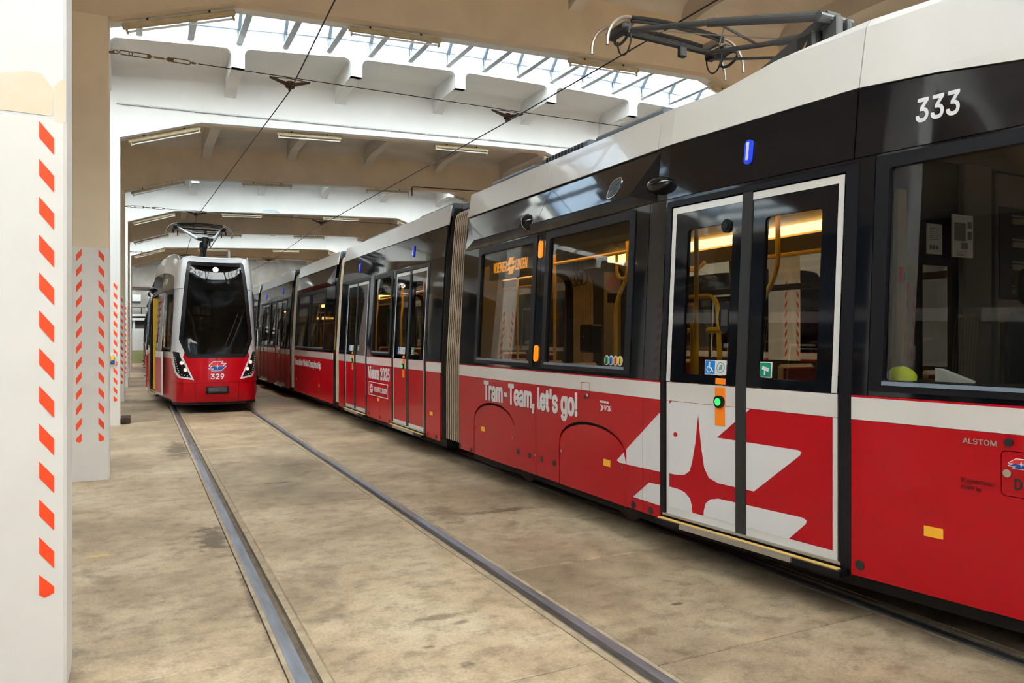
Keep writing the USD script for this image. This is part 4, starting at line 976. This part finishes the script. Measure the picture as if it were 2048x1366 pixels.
    for i in range(3): P('picture', box(-.31 + i * .03, -.29 + i * .03, 2.138, 2.1395, 2.115, 2.14), 'paper_grey', parent=sh1)
    sh2 = P('posted_sheet', box(-.165, .035, 2.09, 2.099, 2.07, 2.33), 'paper', label='larger printed sheet with photographs on the cab wall')
    for (a, b, c_, d_) in ((-.15, -.04, 2.17, 2.28), (-.02, .02, 2.25, 2.29), (-.02, .02, 2.18, 2.23), (-.08, -.02, 2.12, 2.16)): P('picture', box(a, b, 2.088, 2.0895, c_, d_), 'paper_grey', parent=sh2)
    for i in range(4): P('text_line', box(-.13, -.03, 2.088, 2.0895, 2.105 - i * .009, 2.108 - i * .009), 'paper_grey', parent=sh2)
    cb = P('switch_cabinet', box(.26, .84, 2.08, 2.148, .5, 2.62, .01), 'interior_grey')
    P('cabinet_panel', box(.275, .82, 2.072, 2.081, 1.82, 2.41, .005), 'interior_dark', parent=cb)
    for r_, zz in enumerate((2.305, 2.155, 2.01, 1.855)):
        for i in range(16): P('breaker', box(.40 + i * .024, .421 + i * .024, 2.06, 2.073, zz, zz + .035), 'interior_cream', parent=cb)
        P('breaker_label_strip', box(.40, .79, 2.066, 2.073, zz + .045, zz + .056), 'paper_grey', parent=cb)
    se = P('driver_seat', cat(box(-.48, -.02, 1.52, 1.66, .95, 1.72, .06), box(-.48, -.02, 1.10, 1.60, .80, .95, .05), box(-.32, -.18, 1.25, 1.45, .33, .82)), 'cab_black')
    P('headrest', box(-.36, -.14, 1.54, 1.64, 1.76, 1.95, .04), 'cab_black', parent=se)
    P('side_desk', hull([(-.83, 2.08, 1.335), (-.40, 2.08, 1.335), (-.40, 1.35, 1.335), (-.74, 1.35, 1.335), (-.83, 2.08, .4), (-.40, 2.08, .4), (-.40, 1.35, .4), (-.74, 1.35, .4)]), 'cab_black')
    if door_open: P('door_screen', box(-1.145, -.80, 2.98, 3.02, .34, 2.46, .01), 'yellow', label='yellow edge panel inside the open door')
    # roof beacon, pods, camera
    P('antenna', cat(cyl((.38, 1.6, 3.35), (.38, 1.6, 3.50), .045, 12), disc((.38, 1.6, 3.505), (0, 0, 1), .035, .02, 12)), 'alu')
    def pod(y, z, ry, rz_, rx):
        m_ = trimesh.creation.icosphere(2, 1.0); m_.apply_scale((rx, ry, rz_)); m_.apply_translation(SL(np.array([y]), np.array([z]), np.array([-.02]))[0]); return m_
    P('mirror_camera', pod(3.69, 2.705, .12, .062, .09), 'tram_black', smooth=True)
    q = P('door_camera', pod(5.755, 2.705, .105, .085, .11), 'tram_black', smooth=True)
    c = SL(np.array([5.80]), np.array([2.70]), np.array([-.125]))[0]
    P('camera_lens', cat(disc(c, (1, .2, 0), .040, .02, 16)), 'interior_dark', parent=q)
    P('camera_ring', tube([SL(np.array([5.72]), np.array([2.705]), np.array([-.02]))[0] + np.array([.112 * math.cos(t) * -1, 0, .088 * math.sin(t)]) for t in np.linspace(-1.3, 1.3, 12)], .005, 5), 'chrome', parent=q)
    # lamps on the pillar
    if full:
        for z0_, z1_ in ((2.335, 2.50), (1.343, 1.497)): P('amber_marker', sk(rrect(5.482, 5.552, z0_, z1_, .032), .02, -.016), 'amber_lens')
        gr = shapely.affinity.skew(rrect(4.175, 4.335, 2.70, 2.865, .06), ys=-8)
        cx = lambda yy, zz: -1.2 + .125 * (zz - 2.67) / .315
        gf = lambda u, v, d: np.stack([cx(u, v) + d, u, v], 1)
        gp = P('speaker_grille', skin(ring(gr, .006), gf, .006, -.006, flip=True), 'chrome')
        for zz in np.arange(2.70, 2.87, .011): 
            sg = gr.intersection(rect(4, 4.5, zz, zz + .006))
            if sg.area > 1e-5: P('grille_slot', skin(sg, gf, .003, -.003, flip=True), 'steel_blue', parent=gp)
        for i, m_ in enumerate(('disc_yellow', 'disc_orange', 'disc_blue', 'disc_green')):
            yy = 4.12 + i * .064 + .02
            ci = shapely.affinity.scale(Point(yy, 1.39).buffer(.036, quad_segs=8), .95, 1.1)
            b_ = P('round_sticker', sk(ci, .003, .009), 'film_white', label='round window sticker, one of four')
            P('disc', sk(ci.buffer(-.006), .002, .0075), m_, parent=b_)
            P('figure', sk(unary_union([rect(yy - .006, yy + .006, 1.37, 1.40), Point(yy, 1.405).buffer(.006), Polygon([(yy - .012, 1.362), (yy + .012, 1.362), (yy, 1.385)])]), .002, .006), 'ink', parent=b_)
        # passenger display behind the first window
        dp = P('destination_display', sk(rect(5.80, 6.82, 2.20, 2.46), .06, .06), 'interior_dark')
        P('display_text', side_text('WIENER', 6.70, 6.37, 2.275, 2.385, d=.05), 'amber_led', parent=dp)
        P('display_text', side_text('LINIEN', 6.16, 5.90, 2.275, 2.385, d=.05), 'amber_led', parent=dp)
        big = unary_union([lp(UP, 0, 1, 0, 1), lp(DN, 0, 1, 0, 1)]).difference(lp(STAR, 0, 1, 0, 1).buffer(.02))
        P('display_logo', sk(shapely.affinity.affine_transform(big, [-.185, 0, 0, .185, 6.36, 2.235]), .004, .05), 'amber_led', parent=dp)
        # yellow tags, plugs, bolts
        for (a, b, c_, d_) in ((6.701, 6.807, .537, .587), (4.256, 4.355, .53, .585), (1.616, 1.709, .56, .613), (10.727, 10.839, .557, .606), (8.321, 8.432, .56, .605), (15.07, 15.19, .523, .573), (17.6, 17.72, .53, .58)):
            P('yellow_tag', sk(rect(a, b, c_, d_), .003, -.0025 if not (4 < a < 7) else .0015), 'yellow_mark')
        for (y_, z_) in ((7.40, .292), (7.068, .283), (5.89, .428), (5.65, .427), (5.4, .426), (5.16, .425), (3.936, .29), (3.72, .292), (2.05, .322), (11.3, .32), (10.7, .31), (10.2, .30), (8.5, .31), (8.2, .30)):
            P('jack_plug', disc(SL(np.array([y_]), np.array([z_]), np.array([-.001]))[0], (1, 0, 0), .028, .006, 14), 'ink')
        fl_ = P('service_flap', sk(ring(rect(4.556, 4.696, 1.115, 1.194), .004), .002, -.0015), 'ink_red')
        P('flap_lock', disc(SL(np.array([4.585]), np.array([1.088]), np.array([-.003]))[0], (1, 0, 0), .014, .012, 10), 'chrome', parent=fl_)
        P('flap_handle', sk(unary_union([rect(4.60, 4.655, 1.055, 1.063), rect(4.612, 4.643, 1.063, 1.085)]), .006, -.005), 'ink', parent=fl_)
        P('door_lock', disc(SL(np.array([3.456]), np.array([.887]), np.array([.002]))[0], (1, 0, 0), .016, .012, 14), 'tram_red')
        P('tow_latch', cat(disc(SL(np.array([5.518]), np.array([.45]), np.array([-.003]))[0], (1, 0, 0), .014, .012, 10)), 'chrome')
        P('tow_flap', sk(ring(rect(5.46, 5.575, .37, .50), .003), .002, -.001), 'ink_red')
        P('roof_hatch_bolt', disc(SL(np.array([1.324]), np.array([1.085]), np.array([-.003]))[0], (1, 0, 0), .02, .012, 12), 'ink')
        P('hatch_bolt', disc(SL(np.array([1.327]), np.array([.939]), np.array([-.004]))[0], (1, 0, 0), .019, .016, 14), 'chrome')
    if slogans:
        # white emblem over door and panels
        W1_ = Polygon([(4.165, .60), (3.49, 1.123), (2.80, 1.123), (3.076, .908), (2.445, .906), (2.424, .895), (2.432, .876), (2.771, .602), (3.065, .605), (3.146, .628), (3.187, .689), (3.215, .83), (3.243, 1.05), (3.272, .84), (3.30, .715), (3.322, .647), (3.373, .612), (3.44, .601), (3.524, .60), (4.127, .586)]).buffer(0)
        W2_ = Polygon([(3.738, .497), (3.611, .502), (3.528, .505), (3.43, .502), (3.373, .490), (3.322, .455), (3.305, .41), (3.30, .364), (3.30, .352), (3.94, .352)]).buffer(0)
        W3_ = Polygon([(3.194, .352), (3.19, .40), (3.173, .451), (3.132, .485), (3.065, .502), (2.413, .509), (2.387, .496), (2.392, .477), (2.521, .352)]).buffer(0)
        emb = unary_union([W1_, W2_, W3_])
        for reg, d_ in ((rect(3.61, 3.812, .26, 1.122), -.002), (rect(3.818, 4.028, .26, 1.122), -.002), (Polygon([(4.042, .2), (4.042, .60), (4.10, .75), (4.4, .8), (4.4, .2)]), .002), (rect(2.915, 3.521, .362, 1.121), .003), (rect(2.222, 2.832, .362, 1.121), .003)):
            for q in polys(emb.intersection(reg)): 
                if q.area > 1e-4: P('emblem', sk(q, .003, d_), 'film_white')
        P('slogan', grown_text("Tram-Team, let's go!", 6.715, 4.752, .827, 1.101, d=-.005), 'film_white')
        P('partner_text', side_text('PARTNER IM', 4.398, 4.273, 1.040, 1.058), 'film_white')
        P('partner_logo', sk(Polygon([(4.398, 1.026), (4.37, 1.022), (4.345, 1.0), (4.372, .975), (4.398, .968), (4.375, .998)]), .003, -.003), 'film_white')
        P('partner_name', side_text('VOR', 4.340, 4.234, .978, 1.022), 'film_white')
        P('fleet_number', side_text(number, 1.803, 1.588, 2.712, 2.842), 'film_white')
        P('maker_name', side_text('ALSTOM', 1.525, 1.374, 1.058, 1.086), 'alu')
        P('mass_text', side_text('Wagenmasse:', 1.534, 1.385, .857, .889, bold=False), 'ink_red')
        P('mass_text', side_text('41000 kg', 1.534, 1.445, .825, .852, bold=False), 'ink_red')
        P('plate_letter', side_text('D', 1.301, 1.268, .866, .918), 'ink')
        x0_, w_, z0_, h__ = -1.322, .10, .965, .045
        A_ = lambda pl_: shapely.affinity.scale(pl_, -1, 1, origin=(0, 0))
        P('plate_logo', sk(A_(unary_union([lp(UP, x0_, w_, z0_, h__), lp(DN, x0_, w_, z0_, h__)]).buffer(.004)), .003, -.003), 'film_white')
        P('plate_logo_red', sk(A_(lp(UP, x0_, w_, z0_, h__).difference(lp(STAR, x0_, w_, z0_, h__))), .003, -.005), 'logo_red')
        P('plate_logo_blue', sk(A_(lp(DN, x0_, w_, z0_, h__).difference(lp(STAR, x0_, w_, z0_, h__))), .003, -.005), 'logo_blue')
        P('slogan', grown_text('Vienna 2025', 11.36, 10.17, .89, 1.10, d=-.005), 'film_white')
        P('slogan_box', sk(ring(rect(10.258, 11.314, .624, .845), .012), .003, -.004), 'film_white')
        P('slogan_logo', sk(A_(shapely.affinity.affine_transform(big, [.19, 0, 0, .15, -11.26, .66])), .003, -.004), 'film_white')
        P('slogan_name', side_text('WIENER LINIEN', 11.03, 10.31, .695, .775), 'film_white')
        P('slogan', grown_text('Tramdriver World Championship', 17.85, 14.95, .86, 1.05, d=-.005), 'film_white')
    elif number:
        P('fleet_number', side_text(number, 1.803, 1.588, 2.712, 2.842), 'film_white')
    # ---------------- pantograph on the first roof
    pg = P('pantograph_base', cat(box(-.5, .5, 4.2, 5.2, 3.30, 3.36), box(-.10, .10, 4.55, 4.85, 3.36, 3.5, .02)), 'panto_grey')
    S_ = lambda n_, m_, k_: P(n_, m_, k_, parent=pg)
    S_('lower_arm', hull([(dx, y, z) for dx in (-.07, .07) for y, z in ((4.62, 3.42), (4.78, 3.42), (3.06, 3.90), (3.10, 3.98))]), 'panto_grey')
    S_('knuckle', cat(cyl((-.17, 3.10, 3.92), (.17, 3.10, 3.92), .038, 14), box(-.05, .02, 3.03, 3.17, 3.76, 3.93, .01), box(.07, .11, 3.03, 3.17, 3.76, 3.93, .01)), 'panto_grey')
    S_('knuckle_box', box(-.12, .06, 3.18, 3.36, 3.72, 3.86, .02), 'panto_dark')
    S_('upper_arm', tube([(-.16, 3.10, 3.92), (-.36, 4.05, 4.19), (-.365, 4.06, 4.193), (-.53, 4.96, 4.43)], [.038, .036, .026, .024], 12), 'panto_grey' if full else 'alu')  # both arms: on the other trams, light on them is painted as bright alu
    S_('upper_arm', tube([(.10, 3.14, 3.88), (.28, 3.9, 4.09), (.285, 3.92, 4.095), (.50, 4.96, 4.40)], [.036, .036, .024, .022], 12), 'panto_grey' if full else 'alu')
    S_('guide_rod', tube([(.12, 3.3, 3.74), (.50, 4.97, 4.33)], .012, 8), 'panto_dark')
    S_('cross_brace', tube([(-.34, 3.98, 4.17), (.34, 4.2, 4.18)], .012, 6), 'panto_grey'); S_('cross_brace', tube([(-.5, 4.86, 4.40), (.25, 3.8, 4.07)], .006, 5), 'steel'); S_('cross_brace', tube([(.47, 4.86, 4.37), (-.32, 3.9, 4.15)], .006, 5), 'steel')
    S_('head_tube', tube([(-.60, 5.0, 4.42), (.58, 5.0, 4.40)], .028, 10), 'panto_dark')
    for yy in (4.88, 5.14):
        bow = [(x, yy, 4.545 - .03 * (x / .55) ** 2) for x in np.linspace(-.55, .55, 9)]
        S_('contact_strip', tube(bow, .018, 6), 'panto_dark')
        S_('strip_rail', tube([(x, y, z - .035) for x, y, z in bow], .012, 6), 'panto_dark')
        for s in (-1, 1):
            hp = [(s * .55, yy, 4.515)] + [(s * (.55 + .26 * math.sin(t)), yy, 4.515 - .27 * (1 - math.cos(t))) for t in np.linspace(.15, math.pi / 2 - .15, 7)] + [(s * .81, yy, 4.22)]
            S_('horn', tube(hp, .017, 8), 'horn_metal')
    for s in (-1, 1):
        S_('spring_box', cat(box(s * .60 - .05, s * .60 + .05, 4.86, 5.16, 4.38, 4.46, .015), tube([(s * .64 + .05 * math.cos(t) * .4, 4.9 + .14 * math.cos(t), 4.33 + .06 * math.sin(t)) for t in np.linspace(0, 2 * math.pi, 16)[:-1]], .014, 6, closed=True)), 'panto_dark')
        S_('clamp', box(s * .52 - .03, s * .52 + .03, 4.90, 5.12, 4.46, 4.53, .01), 'horn_metal')
        S_('cable_loop', tube([(s * .54, 5.0 - .11 * math.cos(t), 4.37 - .16 * math.sin(t)) for t in np.linspace(0, math.pi, 12)], .008, 6), 'panto_dark')
    S_('lock_bracket', box(.10, .18, 4.97, 5.03, 4.30, 4.40, .01), 'panto_dark')
    for dx in (-.10, -.06): S_('cable', tube([(dx, 3.2, 3.86), (dx - .02, 3.28, 3.74), (dx, 3.34, 3.62), (dx + .03, 3.4, 3.5)], .010, 6), 'old_brass')
    return T
TX = TRACKS
big_tram = tram('tram', 'long red, white and black tram filling the right half, number 333 above its cab', (TX[1], .8, .003), 0, '333', True, slogans=True)
small_tram = tram('tram', 'tram number 329 facing the viewpoint on the left track, its side door open', (1.45, 16.45, .003), 0, '329', False, door_open=True)
far_tram = tram('tram', 'dark tram number 316 seen through the long tram windows, behind the right row of columns', (12.75, 9.6, .003), 0, '316', False)
left_tram = copy_of(far_tram, 'tram parked beyond the left row of columns, seen only as a reflection in the windows', (-8.9, 19.0, 0), 180, name='tram')

# things left on the side desk of the long tram's cab
T = Thing('safety_vest', 'crumpled neon yellow safety vest behind the cab side window', 'vest', (TX[1] - .76, .8 + 2.0, 1.341))
v = trimesh.creation.icosphere(3, 1.0); p = v.vertices.copy()
p[:, 2] = np.maximum(p[:, 2], -.05); k = 1 + .22 * (meshkit.fbm(p * 1.6 + 3, 3) - .5) * 2
p = p * k[:, None] * np.array([.055, .085, .075]); p[:, 2] -= p[:, 2].min(); v.vertices = p
T.part('cloth', v, 'hivis', smooth=True)
T.part('label', box(-.058, -.054, .03, .065, .012, .048), 'paper')
T = Thing('paper_sheet', 'curled white paper sheet lying behind the cab side window', 'paper', (TX[1] - .70, .8 + 1.74, 1.341))
T.part('sheet', hull([(0, .10, 0), (.0, .10, .075), (.03, -.10, .0), (.035, -.10, .012), (.05, .10, 0), (.045, .08, .07)]), 'paper')
